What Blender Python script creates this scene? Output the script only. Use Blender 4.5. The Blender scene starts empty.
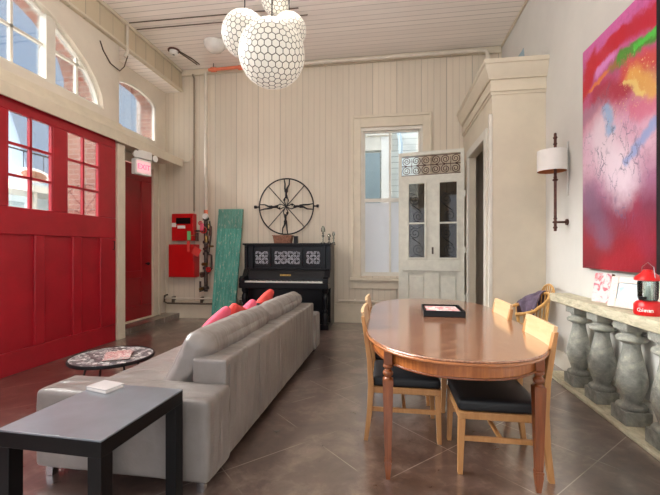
import bpy, bmesh, math, random
from mathutils import Vector, Matrix
random.seed(7)
PI = math.pi
scene = bpy.context.scene
COL = scene.collection

# ------------------------------------------------------------------ helpers
def lin(c):
    return tuple(((v/255)/12.92 if v/255 <= .04045 else ((v/255+.055)/1.055)**2.4) for v in c) + (1.0,)

class N:
    """small node-tree helper"""
    def __init__(s, name):
        s.m = bpy.data.materials.new(name); s.m.use_nodes = True
        s.t = s.m.node_tree; s.t.nodes.clear()
        s.out = s.t.nodes.new('ShaderNodeOutputMaterial')
    def n(s, typ, **kw):
        nd = s.t.nodes.new(typ)
        for k, v in kw.items(): setattr(nd, k, v)
        return nd
    def put(s, sock, v):
        if v is None: return
        if hasattr(v, 'is_output'): s.t.links.new(v, sock)
        else: sock.default_value = v
    def math(s, op, a, b=None, c=None, clamp=False):
        nd = s.n('ShaderNodeMath', operation=op, use_clamp=clamp)
        s.put(nd.inputs[0], a); s.put(nd.inputs[1], b); s.put(nd.inputs[2], c)
        return nd.outputs[0]
    def vmath(s, op, a, b=None):
        nd = s.n('ShaderNodeVectorMath', operation=op)
        s.put(nd.inputs[0], a); s.put(nd.inputs[1], b)
        return nd.outputs[0]
    def mix(s, f, a, b, blend='MIX'):
        nd = s.n('ShaderNodeMix', data_type='RGBA', blend_type=blend)
        s.put(nd.inputs[0], f); s.put(nd.inputs[6], a); s.put(nd.inputs[7], b)
        return nd.outputs[2]
    def coord(s, kind='Object'):
        return s.n('ShaderNodeTexCoord').outputs[kind]
    def sep(s, v):
        nd = s.n('ShaderNodeSeparateXYZ'); s.put(nd.inputs[0], v); return nd.outputs
    def scale(s, v, sc):
        nd = s.n('ShaderNodeMapping'); s.put(nd.inputs[0], v); nd.inputs['Scale'].default_value = sc
        return nd.outputs[0]
    def noise(s, v, scale=5, detail=4, rough=.5, dist=0):
        nd = s.n('ShaderNodeTexNoise'); s.put(nd.inputs['Vector'], v)
        nd.inputs['Scale'].default_value = scale; nd.inputs['Detail'].default_value = detail
        nd.inputs['Roughness'].default_value = rough; nd.inputs['Distortion'].default_value = dist
        return nd.outputs[0]
    def ramp(s, f, stops):
        nd = s.n('ShaderNodeValToRGB'); s.put(nd.inputs[0], f)
        el = nd.color_ramp.elements
        while len(el) < len(stops): el.new(.5)
        for e, (p, c) in zip(el, stops): e.position = p; e.color = c if len(c) == 4 else tuple(c)+(1,)
        return nd.outputs[0]
    def smooth(s, v, a, b):
        nd = s.n('ShaderNodeMapRange', interpolation_type='SMOOTHSTEP')
        s.put(nd.inputs[0], v); nd.inputs[1].default_value = a; nd.inputs[2].default_value = b
        return nd.outputs[0]
    def bump(s, h, strength=.3, dist=.01):
        nd = s.n('ShaderNodeBump'); nd.inputs['Strength'].default_value = strength
        nd.inputs['Distance'].default_value = dist; s.put(nd.inputs['Height'], h); return nd.outputs[0]
    def bsdf(s, col, rough=.5, metal=0, normal=None, spec=None, coat=None, emit=None, estr=0, trans=None, alpha=None):
        b = s.n('ShaderNodeBsdfPrincipled')
        s.put(b.inputs['Base Color'], col); s.put(b.inputs['Roughness'], rough); s.put(b.inputs['Metallic'], metal)
        if normal is not None: s.put(b.inputs['Normal'], normal)
        if spec is not None: s.put(b.inputs['Specular IOR Level'], spec)
        if coat is not None:
            c_ = coat if isinstance(coat, tuple) else (coat, .12, 1.5)
            b.inputs['Coat Weight'].default_value = c_[0]; b.inputs['Coat Roughness'].default_value = c_[1]; b.inputs['Coat IOR'].default_value = c_[2]
        if emit is not None: s.put(b.inputs['Emission Color'], emit); b.inputs['Emission Strength'].default_value = estr
        if trans is not None: b.inputs['Transmission Weight'].default_value = trans
        if alpha is not None: b.inputs['Alpha'].default_value = alpha
        s.t.links.new(b.outputs[0], s.out.inputs[0]); return s.m

def plain(name, rgb, rough=.5, metal=0, var=.08, ns=6, bump=.0, bs=40, spec=None, coat=None):
    g = N(name); co = g.coord()
    f = g.noise(co, ns, 4, .6)
    c = lin(rgb)
    a = tuple(v*(1-var*1.5) for v in c[:3])+(1,); b = tuple(min(1, v*(1+var)) for v in c[:3])+(1,)
    col = g.ramp(f, [(.3, a), (.7, b)])
    nm = g.bump(g.noise(co, bs, 3), bump, .004) if bump else None
    return g.bsdf(col, rough, metal, nm, spec, coat)

def wood(name, c1, c2, stretch=(1, 12, 12), rough=.35, coat=None, scale=3):
    g = N(name); co = g.scale(g.coord(), stretch)
    f = g.noise(co, scale, 6, .6, .6)
    col = g.ramp(f, [(.28, lin(c1)), (.72, lin(c2))])
    return g.bsdf(col, rough, 0, g.bump(f, .06, .003), None, coat)

def boards(name, rgb, axis, width, groove=.05, var=.08, rough=.55, bead=0, dark=.45, gcol=None, offset=0):
    """painted boards running at right angles to axis: grooves every width metres"""
    g = N(name); co = g.coord(); x = g.sep(co)[axis]
    u = g.math('DIVIDE', g.math('ADD', x, 50+offset), width)
    fr = g.math('FRACT', u); idx = g.math('FLOOR', u)
    d = g.math('ABSOLUTE', g.math('SUBTRACT', fr, .5))
    gr = g.smooth(d, .5-groove, .5-groove*.3)
    wn = g.n('ShaderNodeTexWhiteNoise', noise_dimensions='1D'); g.put(wn.inputs['W'], idx)
    gr = g.math('MULTIPLY', gr, g.math('ADD', g.math('MULTIPLY', wn.outputs[0], .75), .35), clamp=True)
    h = g.math('SUBTRACT', 1, gr)
    if bead:
        b2 = g.math('ABSOLUTE', g.math('SUBTRACT', g.math('FRACT', g.math('MULTIPLY', u, bead)), .5))
        gb = g.smooth(b2, .40, .5)
        h = g.math('SUBTRACT', h, g.math('MULTIPLY', gb, .5))
        gr = g.math('MAXIMUM', gr, g.math('MULTIPLY', gb, .28))
    c = lin(rgb)
    st = [1, 1, 1]; 
    for i in range(3):
        if i != axis: st[i] = .25
    f = g.noise(g.scale(co, tuple(st)), 5, 5, .6)
    f = g.math('ADD', g.math('MULTIPLY', f, .6), g.math('MULTIPLY', wn.outputs[0], .4))
    base = g.ramp(f, [(.25, tuple(v*(1-var*1.3) for v in c[:3])+(1,)), (.75, tuple(min(1, v*(1+var)) for v in c[:3])+(1,))])
    gc = lin(gcol) if gcol else tuple(v*dark for v in c[:3])+(1,)
    col = g.mix(gr, base, gc)
    return g.bsdf(col, rough, 0, g.bump(h, .5, .006))

class MB:
    def __init__(s): s.b = bmesh.new()
    def box(s, c, d, rot=None, z0=None):
        """centre c, dims d; rot = euler tuple"""
        r = bmesh.ops.create_cube(s.b, size=1)
        M = Matrix.Translation(Vector(c))
        if rot: 
            from mathutils import Euler
            M = M @ Euler(rot).to_matrix().to_4x4()
        M = M @ Matrix.Diagonal((d[0], d[1], d[2], 1))
        bmesh.ops.transform(s.b, matrix=M, verts=r['verts']); return s
    def bb(s, x0, x1, y0, y1, z0, z1):
        return s.box(((x0+x1)/2, (y0+y1)/2, (z0+z1)/2), (abs(x1-x0), abs(y1-y0), abs(z1-z0)))
    def prism(s, pts, axis, a, b):
        """pts in the two other axes (cyclic order x,y,z without axis), extruded a..b"""
        def mk(p, w):
            if axis == 0: return (w, p[0], p[1])
            if axis == 1: return (p[0], w, p[1])
            return (p[0], p[1], w)
        A = [s.b.verts.new(mk(p, a)) for p in pts]; B = [s.b.verts.new(mk(p, b)) for p in pts]
        s.b.faces.new(A); s.b.faces.new(B[::-1])
        for i in range(len(pts)):
            j = (i+1) % len(pts); s.b.faces.new((A[i], B[i], B[j], A[j]))
        return s
    def tube(s, pts, r, seg=8, closed=False, caps=True):
        pts = [Vector(p) for p in pts]; n = len(pts)
        rs = r if isinstance(r, (list, tuple)) else [r]*n
        rings = []; up = None
        for i, p in enumerate(pts):
            if closed: t = (pts[(i+1) % n]-pts[i-1])
            else: t = pts[min(i+1, n-1)]-pts[max(i-1, 0)]
            if t.length < 1e-9: t = Vector((0, 0, 1))
            t.normalize()
            if up is None: up = Vector((0, 0, 1)) if abs(t.z) < .9 else Vector((1, 0, 0))
            a = t.cross(up)
            if a.length < 1e-6: a = t.orthogonal()
            a.normalize(); b = a.cross(t).normalized(); up = b
            rings.append([s.b.verts.new(p+(a*math.cos(2*PI*k/seg)+b*math.sin(2*PI*k/seg))*rs[i]) for k in range(seg)])
        m = n if closed else n-1
        for i in range(m):
            A, B = rings[i], rings[(i+1) % n]
            for k in range(seg):
                l = (k+1) % seg; s.b.faces.new((A[k], A[l], B[l], B[k]))
        if caps and not closed:
            s.b.faces.new(rings[0][::-1]); s.b.faces.new(rings[-1])
        return s
    def lathe(s, prof, c=(0, 0, 0), seg=24, axis=2):
        """prof list of (r, h)"""
        rings = []
        def P(r, h, a):
            q = (r*math.cos(a), r*math.sin(a), h)
            if axis == 0: q = (q[2], q[0], q[1])
            if axis == 1: q = (q[0], q[2], q[1])
            return Vector(c)+Vector(q)
        for r, h in prof:
            if r < 1e-6: rings.append([s.b.verts.new(P(0, h, 0))])
            else: rings.append([s.b.verts.new(P(r, h, 2*PI*k/seg)) for k in range(seg)])
        for A, B in zip(rings, rings[1:]):
            for k in range(seg):
                l = (k+1) % seg
                if len(A) == 1 and len(B) == 1: continue
                if len(A) == 1: s.b.faces.new((A[0], B[l], B[k]))
                elif len(B) == 1: s.b.faces.new((A[k], A[l], B[0]))
                else: s.b.faces.new((A[k], A[l], B[l], B[k]))
        if len(rings[0]) > 1: s.b.faces.new(rings[0][::-1])
        if len(rings[-1]) > 1: s.b.faces.new(rings[-1])
        return s
    def soft(s, c, d, n=8, rnd=.25, puff=(0, 0, 0), wr=0, rot=None, seed=0):
        """rounded padded block. rnd = corner radius fraction of smallest dim, puff = outward bulge per axis"""
        from mathutils import Euler, noise
        b2 = bmesh.new(); bmesh.ops.create_cube(b2, size=2)
        bmesh.ops.subdivide_edges(b2, edges=b2.edges[:], cuts=n, use_grid_fill=True)
        R = Euler(rot).to_matrix() if rot else Matrix.Identity(3)
        h = Vector((d[0]/2, d[1]/2, d[2]/2)); rad = rnd*min(h)
        for v in b2.verts:
            u = v.co.copy()
            # denser towards the corners
            u = Vector([math.copysign(1-(1-abs(t))**1.5, t) for t in u])
            p = Vector((u.x*h.x, u.y*h.y, u.z*h.z))
            q = Vector([max(-(h[i]-rad), min(h[i]-rad, p[i])) for i in range(3)])
            dl = p-q
            if dl.length > 1e-9: p = q+dl.normalized()*min(rad, dl.length) if dl.length > rad else p
            for i in range(3):
                j, k = (i+1) % 3, (i+2) % 3
                p[i] += math.copysign(puff[i]*(1-u[j]**2)*(1-u[k]**2)*abs(u[i]), u[i])
            if wr:
                w = noise.noise(Vector((p.x*7+seed, p.y*7, p.z*7)))+.5*noise.noise(Vector((p.x*17, p.y*17+seed, p.z*17)))
                p += p.normalized()*w*wr
            v.co = R @ p + Vector(c)
        me = bpy.data.meshes.new('tmp'); b2.to_mesh(me); b2.free(); s.b.from_mesh(me); bpy.data.meshes.remove(me)
        return s
    def build(s, name, mat, parent=None, bevel=0, smooth=35, loc=None, label=None, sub=0):
        bmesh.ops.recalc_face_normals(s.b, faces=s.b.faces[:])
        me = bpy.data.meshes.new(name); s.b.to_mesh(me); s.b.free()
        me.materials.append(mat)
        if smooth:
            me.shade_smooth(); me.set_sharp_from_angle(angle=math.radians(smooth))
        o = bpy.data.objects.new(name, me); COL.objects.link(o)
        if parent: o.parent = parent
        if loc: o.location = loc
        if bevel:
            m = o.modifiers.new('bevel', 'BEVEL'); m.width = bevel; m.segments = 2; m.limit_method = 'ANGLE'
            m.angle_limit = math.radians(40)
        if sub:
            m = o.modifiers.new('sub', 'SUBSURF'); m.levels = sub; m.render_levels = sub
        if label: o['label'] = label
        return o

def tag(o, label, cat, group=None):
    o['label'] = label; o['category'] = cat
    if group: o['group'] = group
    return o
def thing(name, label, cat, loc=(0, 0, 0), rz=0, group=None):
    o = bpy.data.objects.new(name, None); COL.objects.link(o); o.empty_display_size = .1
    o.location = loc; o.rotation_euler = (0, 0, rz); return tag(o, label, cat, group)
def struct(o, label=None):
    o['kind'] = 'structure'
    if label: o['label'] = label
    return o
def copy_tree(o, parent=None):
    c = o.copy(); COL.objects.link(c); c.parent = parent
    for ch in [x for x in bpy.data.objects if x.parent == o]:
        copy_tree(ch, c)
    return c
def text(name, body, size, mat, parent, loc, rot, ext=.001, align='CENTER'):
    cu = bpy.data.curves.new(name, 'FONT'); cu.body = body; cu.size = size; cu.extrude = ext
    cu.align_x = align; cu.align_y = 'CENTER'; cu.materials.append(mat)
    tmp = bpy.data.objects.new(name, cu); COL.objects.link(tmp)
    me = bpy.data.meshes.new_from_object(tmp.evaluated_get(bpy.context.evaluated_depsgraph_get()))
    bpy.data.objects.remove(tmp); bpy.data.curves.remove(cu)
    if not me.materials: me.materials.append(mat)
    o = bpy.data.objects.new(name, me); COL.objects.link(o); o.parent = parent
    o.location = loc; o.rotation_euler = rot; return o

# ------------------------------------------------------------------ materials
M = {}
M['plaster'] = plain('plaster cream', (222, 212, 196), .7, var=.05, ns=2.2, bump=.08, bs=60)
M['plaster_right'] = plain('plaster pale grey', (211, 209, 203), .7, var=.04, ns=1.5, bump=.08, bs=50)
M['cream'] = plain('cream paint', (216, 205, 184), .45, var=.05, ns=5)
M['cream_w'] = plain('white window paint', (222, 217, 205), .4, var=.05, ns=5)
M['closet'] = plain('closet paint', (216, 205, 184), .5, var=.04, ns=3)
M['door_cream'] = plain('aged pale green-grey door paint', (218, 216, 202), .45, var=.07, ns=9, bump=.05)
M['wallboard'] = boards('beadboard wall cream', (216, 204, 185), 0, .44, groove=.018, var=.06, bead=4, dark=.5)
M['band'] = boards('vertical boarded band', (206, 192, 166), 1, .26, groove=.035, var=.06, dark=.5)
M['ceil'] = boards('ceiling boards', (250, 243, 236), 1, .12, groove=.07, var=.04, dark=.55)
M['red_door'] = plain('red door paint', (164, 24, 38), .38, var=.12, ns=3, bump=.08, bs=25)
M['red_dark'] = plain('dark red door paint', (150, 18, 28), .4, var=.1, ns=3)
M['red_metal'] = plain('red enamel', (200, 16, 20), .3, var=.05)
M['glare_top'] = plain('black table top with glare in its colour', (108, 117, 128), .4, var=.2, ns=4, coat=(1, .3, 2.0))  # pale blue-grey base stands in for window glare on the black lacquer
M['black_lac'] = plain('black lacquered wood', (13, 12, 14), .35, var=.2, ns=8, spec=.25)
M['piano'] = plain('ebonised wood', (12, 13, 19), .3, var=.2, ns=10, spec=.3)
M['ivory'] = plain('ivory keys', (236, 234, 226), .3, var=.03)
M['gold'] = plain('gold lettering', (196, 160, 88), .35, metal=.9)
M['chrome'] = plain('brushed chrome', (190, 190, 192), .22, metal=1)
M['iron'] = plain('dark iron', (38, 36, 38), .45, metal=.6, var=.2)
M['iron_w'] = plain('white iron bars', (205, 200, 188), .5)
M['rust'] = plain('rusted bronze', (96, 62, 54), .5, metal=.5, var=.35, ns=30)
M['pipe_white'] = plain('painted pipe', (214, 204, 188), .45, var=.06)
M['conduit'] = plain('grey brown conduit', (150, 136, 118), .5)
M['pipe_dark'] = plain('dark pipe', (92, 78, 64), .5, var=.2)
M['orange'] = plain('orange pipe', (226, 122, 88), .4, var=.06)
M['valve'] = plain('greasy valve iron', (84, 70, 64), .45, metal=.5, var=.35, ns=20)
M['brass'] = plain('brass', (150, 118, 70), .35, metal=.9, var=.2, ns=30)
M['white'] = plain('white plastic', (232, 230, 224), .4, var=.02)
M['paper'] = plain('white paper', (236, 232, 226), .6, var=.03)
M['linen'] = plain('white linen shade', (240, 236, 230), .8, var=.03, bump=.1, bs=200)
M['shade_in'] = plain('copper shade lining', (186, 120, 78), .4, var=.05)
M['pink'] = plain('pink cotton', (228, 92, 118), .85, var=.08, bump=.2, bs=120)
M['coral'] = plain('coral red cotton', (222, 74, 66), .85, var=.08, bump=.2, bs=120)
M['crimson'] = plain('crimson cotton', (176, 26, 52), .85, var=.08, bump=.2, bs=120)
M['maroon'] = plain('dark maroon cotton', (70, 26, 42), .85, var=.1, bump=.2, bs=120)
M['blanket'] = plain('purple grey wool', (98, 84, 102), .9, var=.22, ns=14, bump=.5, bs=60)
M['seat_black'] = plain('black vinyl seat', (17, 20, 25), .5, var=.15, bump=.15, bs=90)
M['stone'] = None
M['tag_red'] = plain('red card tag', (214, 60, 52), .6)
M['tag_green'] = plain('green card tag', (110, 190, 120), .6)
M['basket'] = plain('terracotta wicker', (150, 104, 82), .8, var=.35, ns=30, bump=.6, bs=90)
M['birch'] = wood('light birch', (206, 168, 124), (220, 188, 148), (10, 1.2, 10), .35)
M['birch_leg'] = wood('honey beech', (166, 114, 66), (190, 140, 88), (10, 10, 1.2), .35)
M['oak'] = wood('honey oak windsor', (188, 138, 74), (216, 170, 104), (8, 8, 1.5), .35)
M['walnut'] = wood('red brown table leg', (104, 52, 24), (142, 78, 40), (14, 14, 1.2), .3, coat=.3)

def m_sofa():
    g = N('grey leather'); co = g.coord()
    f = g.noise(co, 3, 5, .6)
    col = g.ramp(f, [(.25, lin((122, 115, 111))), (.75, lin((150, 143, 139)))])
    h = g.math('ADD', g.math('MULTIPLY', g.noise(co, 70, 3, .5), .12), g.math('MULTIPLY', g.noise(g.scale(co, (1, 2.4, .45)), 2.7, 2, .4, .6), 4))
    return g.bsdf(col, .36, 0, g.bump(h, .5, .02), .6)
M['sofa'] = m_sofa()

def m_floor():
    g = N('stained concrete floor'); co = g.coord(); s = g.sep(co)
    r2 = 1/math.sqrt(2); T = .655
    u = g.math('MULTIPLY', g.math('ADD', s[0], s[1]), r2); v = g.math('MULTIPLY', g.math('SUBTRACT', s[1], s[0]), r2)
    def ln(w, off):
        fr = g.math('FRACT', g.math('DIVIDE', g.math('ADD', w, 65.5-off+T/2), T))
        d = g.math('ABSOLUTE', g.math('SUBTRACT', fr, .5))
        return g.smooth(d, .0068, .0022)
    jl = g.math('MAXIMUM', ln(u, 1.51), ln(v, 1.60))
    n1 = g.noise(co, 1.6, 6, .65, .8); n2 = g.noise(co, 9, 6, .7, .4)
    f = g.math('ADD', g.math('MULTIPLY', n1, .65), g.math('MULTIPLY', n2, .35))
    col = g.ramp(f, [(.33, lin((58, 43, 38))), (.5, lin((98, 77, 69))), (.66, lin((146, 126, 117)))])
    jn = g.math('MULTIPLY', jl, g.smooth(g.noise(co, 2.6, 3), .38, .55))
    col = g.mix(g.math('MULTIPLY', jn, .8), col, lin((176, 164, 154)))
    rg = g.n('ShaderNodeMapRange'); g.put(rg.inputs[0], n2); rg.inputs[3].default_value = .2; rg.inputs[4].default_value = .42
    h = g.math('SUBTRACT', g.math('MULTIPLY', g.noise(co, 14, 5, .6), .5), g.math('MULTIPLY', jl, .4))
    return g.bsdf(col, rg.outputs[0], 0, g.bump(h, .12, .004), .6, (1, .24, 2.7))
M['floor'] = m_floor()

def m_table_top():
    g = N('polished mahogany veneer'); co = g.coord(); s = g.sep(co)
    # book-matched flame grain: V-shaped figure around the centre line
    ax = g.math('ABSOLUTE', s[0])
    w = g.math('ADD', g.math('MULTIPLY', s[1], 1.0), g.math('MULTIPLY', ax, 1.3))
    w = g.math('ADD', w, g.math('MULTIPLY', g.noise(co, 2.2, 3, .5), .35))
    st = g.math('SINE', g.math('MULTIPLY', w, 38))
    fine = g.noise(g.scale(co, (22, 2.5, 1)), 4, 6, .6)
    f = g.math('ADD', g.math('MULTIPLY', g.math('ADD', st, 1), .07), g.math('MULTIPLY', fine, .86))
    col = g.ramp(f, [(.25, lin((108, 66, 46))), (.5, lin((148, 98, 70))), (.8, lin((192, 144, 110)))])
    seam = g.math('MAXIMUM', g.smooth(g.math('ABSOLUTE', g.math('SUBTRACT', s[1], -.45)), .004, .0015),
                  g.smooth(g.math('ABSOLUTE', g.math('SUBTRACT', s[1], .11)), .004, .0015))
    col = g.mix(g.math('MULTIPLY', seam, .7), col, lin((50, 22, 12)))
    return g.bsdf(col, .24, 0, None, .6, (1, .12, 1.8))
M['tabletop'] = m_table_top()
M['apron'] = wood('striped mahogany apron', (140, 74, 30), (190, 116, 60), (16, 16, 1.5), .3, coat=.3)

M['edge'] = plain('honey mahogany edge', (168, 104, 60), .28, var=.12, ns=8, coat=.5)
def m_stone():
    g = N('weathered stone'); co = g.coord()
    n = g.noise(co, 7, 7, .7, .4); n2 = g.noise(co, 22, 5, .7)
    col = g.ramp(n, [(.3, lin((104, 104, 98))), (.5, lin((142, 142, 134))), (.62, lin((166, 164, 150))), (.75, lin((200, 186, 154)))])
    ch = g.smooth(n2, .62, .72)
    col = g.mix(g.math('MULTIPLY', ch, .55), col, lin((196, 186, 160)))
    rs = g.smooth(g.noise(co, 4, 4, .6), .6, .72)
    col = g.mix(g.math('MULTIPLY', rs, .5), col, lin((150, 104, 72)))
    return g.bsdf(col, .75, 0, g.bump(g.math('ADD', n, g.math('MULTIPLY', n2, .6)), .6, .02))
M['stone'] = m_stone()
def m_rail():
    g = N('weathered rail stone'); co = g.coord()
    n = g.noise(g.scale(co, (4, 1.2, 4)), 6, 7, .7, .3)
    col = g.ramp(n, [(.3, lin((150, 144, 122))), (.5, lin((190, 182, 156))), (.72, lin((216, 208, 184)))])
    return g.bsdf(col, .75, 0, g.bump(n, .6, .02))
M['rail'] = m_rail()

def m_green():
    g = N('peeling turquoise paint'); co = g.coord()
    n = g.noise(g.scale(co, (6, 1, 1.2)), 8, 8, .75, .3)
    col = g.ramp(g.noise(g.scale(co, (5, 1, .5)), 5, 4, .5), [(.3, lin((58, 138, 124))), (.7, lin((104, 178, 162)))])
    col = g.mix(g.smooth(n, .55, .64), col, lin((200, 200, 182)))
    col = g.mix(g.math('MULTIPLY', g.smooth(n, .42, .34), .6), col, lin((58, 80, 72)))
    z = g.sep(co)[2]
    bandm = g.smooth(z, 1.765, 1.775)
    col = g.mix(g.math('MULTIPLY', bandm, .35), col, lin((96, 104, 92)))
    return g.bsdf(col, .7, 0, g.bump(n, .4, .005))
M['green'] = m_green()

def m_brick(name, c1, c2, mortar, axis_u, sx=1, bw=.21, bh=.075):
    g = N(name); s = g.sep(g.coord())
    cb = g.n('ShaderNodeCombineXYZ'); g.put(cb.inputs[0], s[axis_u]); g.put(cb.inputs[1], s[2])
    b = g.n('ShaderNodeTexBrick'); g.put(b.inputs['Vector'], cb.outputs[0])
    b.inputs['Color1'].default_value = lin(c1); b.inputs['Color2'].default_value = lin(c2); b.inputs['Mortar'].default_value = lin(mortar)
    b.inputs['Scale'].default_value = 1; b.inputs['Mortar Size'].default_value = .008
    b.inputs['Brick Width'].default_value = bw; b.inputs['Row Height'].default_value = bh
    col = g.mix(g.math('MULTIPLY', g.noise(g.coord(), 6, 4), .35), b.outputs[0], lin((120, 92, 84)))
    return g.bsdf(col, .85, 0, g.bump(b.outputs[1], .4, -.01))
M['brick'] = m_brick('red brick reveal', (176, 120, 104), (200, 150, 134), (205, 195, 185), 0)
M['brick_y'] = m_brick('red brick face', (176, 120, 104), (200, 150, 134), (205, 195, 185), 1)
M['siding'] = boards('white clapboard siding', (212, 214, 208), 2, .14, groove=.1, var=.03, dark=.5)
M['facade'] = plain('pale blue-grey stucco', (190, 206, 214), .8, var=.05, ns=2)
M['street'] = plain('grey street paving', (150, 148, 145), .85, var=.1, ns=1.2)
M['blue_grey'] = plain('blue grey shutter', (140, 158, 164), .6, var=.05)

def m_glass(name, tint=(1, 1, 1, 1), gl=.05, rough=.02):
    g = N(name)
    t = g.n('ShaderNodeBsdfTransparent'); t.inputs[0].default_value = tint
    gb = g.n('ShaderNodeBsdfGlossy'); gb.inputs['Roughness'].default_value = rough
    fr = g.n('ShaderNodeFresnel'); fr.inputs[0].default_value = 1.45
    mx = g.n('ShaderNodeMixShader'); g.put(mx.inputs[0], g.math('MULTIPLY', fr.outputs[0], .8))
    g.t.links.new(t.outputs[0], mx.inputs[1]); g.t.links.new(gb.outputs[0], mx.inputs[2])
    g.t.links.new(mx.outputs[0], g.out.inputs[0]); return g.m
M['glass'] = m_glass('clear window glass', (.97, .98, .98, 1))
M['glass_dark'] = m_glass('door glass with dark reflection in tint', (.5, .48, .46, 1))  # dark reflection of the room is put into the tint
def m_frost():
    g = N('frosted window film')
    d = g.n('ShaderNodeBsdfDiffuse'); d.inputs[0].default_value = lin((226, 226, 226))
    t = g.n('ShaderNodeBsdfTranslucent'); t.inputs[0].default_value = lin((246, 247, 250))
    mx = g.n('ShaderNodeMixShader'); mx.inputs[0].default_value = .5
    g.t.links.new(d.outputs[0], mx.inputs[1]); g.t.links.new(t.outputs[0], mx.inputs[2])
    g.t.links.new(mx.outputs[0], g.out.inputs[0]); return g.m
M['frost'] = m_frost()
def m_jar():
    g = N('clear ornament glass')
    t = g.n('ShaderNodeBsdfTransparent'); t.inputs[0].default_value = (.8, .86, .84, 1)
    gb = g.n('ShaderNodeBsdfGlossy'); gb.inputs['Roughness'].default_value = .08
    lw = g.n('ShaderNodeFresnel'); lw.inputs[0].default_value = 1.9
    mx = g.n('ShaderNodeMixShader'); g.put(mx.inputs[0], lw.outputs[0])
    g.t.links.new(t.outputs[0], mx.inputs[1]); g.t.links.new(gb.outputs[0], mx.inputs[2])
    g.t.links.new(mx.outputs[0], g.out.inputs[0]); return g.m
M['jar'] = m_jar()
M['dome'] = plain('milky glass', (232, 228, 222), .2)
def m_glow(name, rgb, s, base=(240, 232, 215)):
    g = N(name); return g.bsdf(lin(base), .4, 0, None, emit=lin(rgb), estr=s)
M['capiz'] = m_glow('lit capiz shell disc', (255, 243, 224), .27, (206, 202, 192))
M['capiz_gap'] = plain('lead seam between capiz discs', (104, 94, 80), .6)
M['exit_glow'] = m_glow('lit exit letters', (255, 70, 110), 1.3, (255, 90, 120))
M['exit_face'] = m_glow('lit exit sign face', (255, 190, 200), .35, (240, 205, 205))

def m_mosaic():
    g = N('mosaic table top'); co = g.coord()
    v = g.n('ShaderNodeTexVoronoi', feature='DISTANCE_TO_EDGE'); g.put(v.inputs['Vector'], co); v.inputs['Scale'].default_value = 30
    v2 = g.n('ShaderNodeTexVoronoi'); g.put(v2.inputs['Vector'], co); v2.inputs['Scale'].default_value = 30
    k = g.smooth(v.outputs['Distance'], .03, .09)
    r = g.sep(v2.outputs['Color'])[0]
    col = g.ramp(r, [(.2, lin((92, 90, 94))), (.5, lin((176, 174, 176))), (.8, lin((228, 226, 224)))])
    col = g.mix(k, lin((46, 42, 44)), col)
    return g.bsdf(col, .3)
M['mosaic'] = m_mosaic()

def m_print(name, stops, scale=9, seed=0, rough=.35):
    g = N(name); co = g.coord()
    f = g.noise(g.vmath('ADD', co, (seed, seed*2, 0)), scale, 3, .6, 1.5)
    nd = g.ramp(f, [(p, lin(c)) for p, c in stops]); return g.bsdf(nd, rough)
M['mag'] = m_print('magazine cover print', [(.3, (60, 50, 60)), (.45, (200, 120, 120)), (.55, (230, 220, 215)), (.7, (120, 60, 70))], 26)
M['mag2'] = m_print('tray paper print', [(.3, (240, 236, 232)), (.48, (236, 222, 218)), (.55, (222, 90, 96)), (.72, (130, 130, 160))], 12, 3)
M['cardprint'] = m_print('pink watercolour card print', [(.3, (216, 210, 208)), (.52, (212, 196, 196)), (.62, (206, 96, 104)), (.75, (120, 124, 160))], 11, 5)
M['mosaic_frame'] = m_print('pinkish speckled frame', [(.3, (196, 172, 158)), (.5, (214, 200, 188)), (.7, (182, 154, 150))], 60, 1)
M['photo'] = m_print('pale blue photo print', [(.3, (170, 196, 208)), (.5, (196, 212, 220)), (.7, (140, 172, 190))], 14, 2)
M['wood_dark'] = wood('dark wood', (90, 56, 34), (120, 80, 50), (3, 3, 3), .5)
M['bookcover'] = plain('grey book cover', (196, 190, 190), .5, var=.06)

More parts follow.
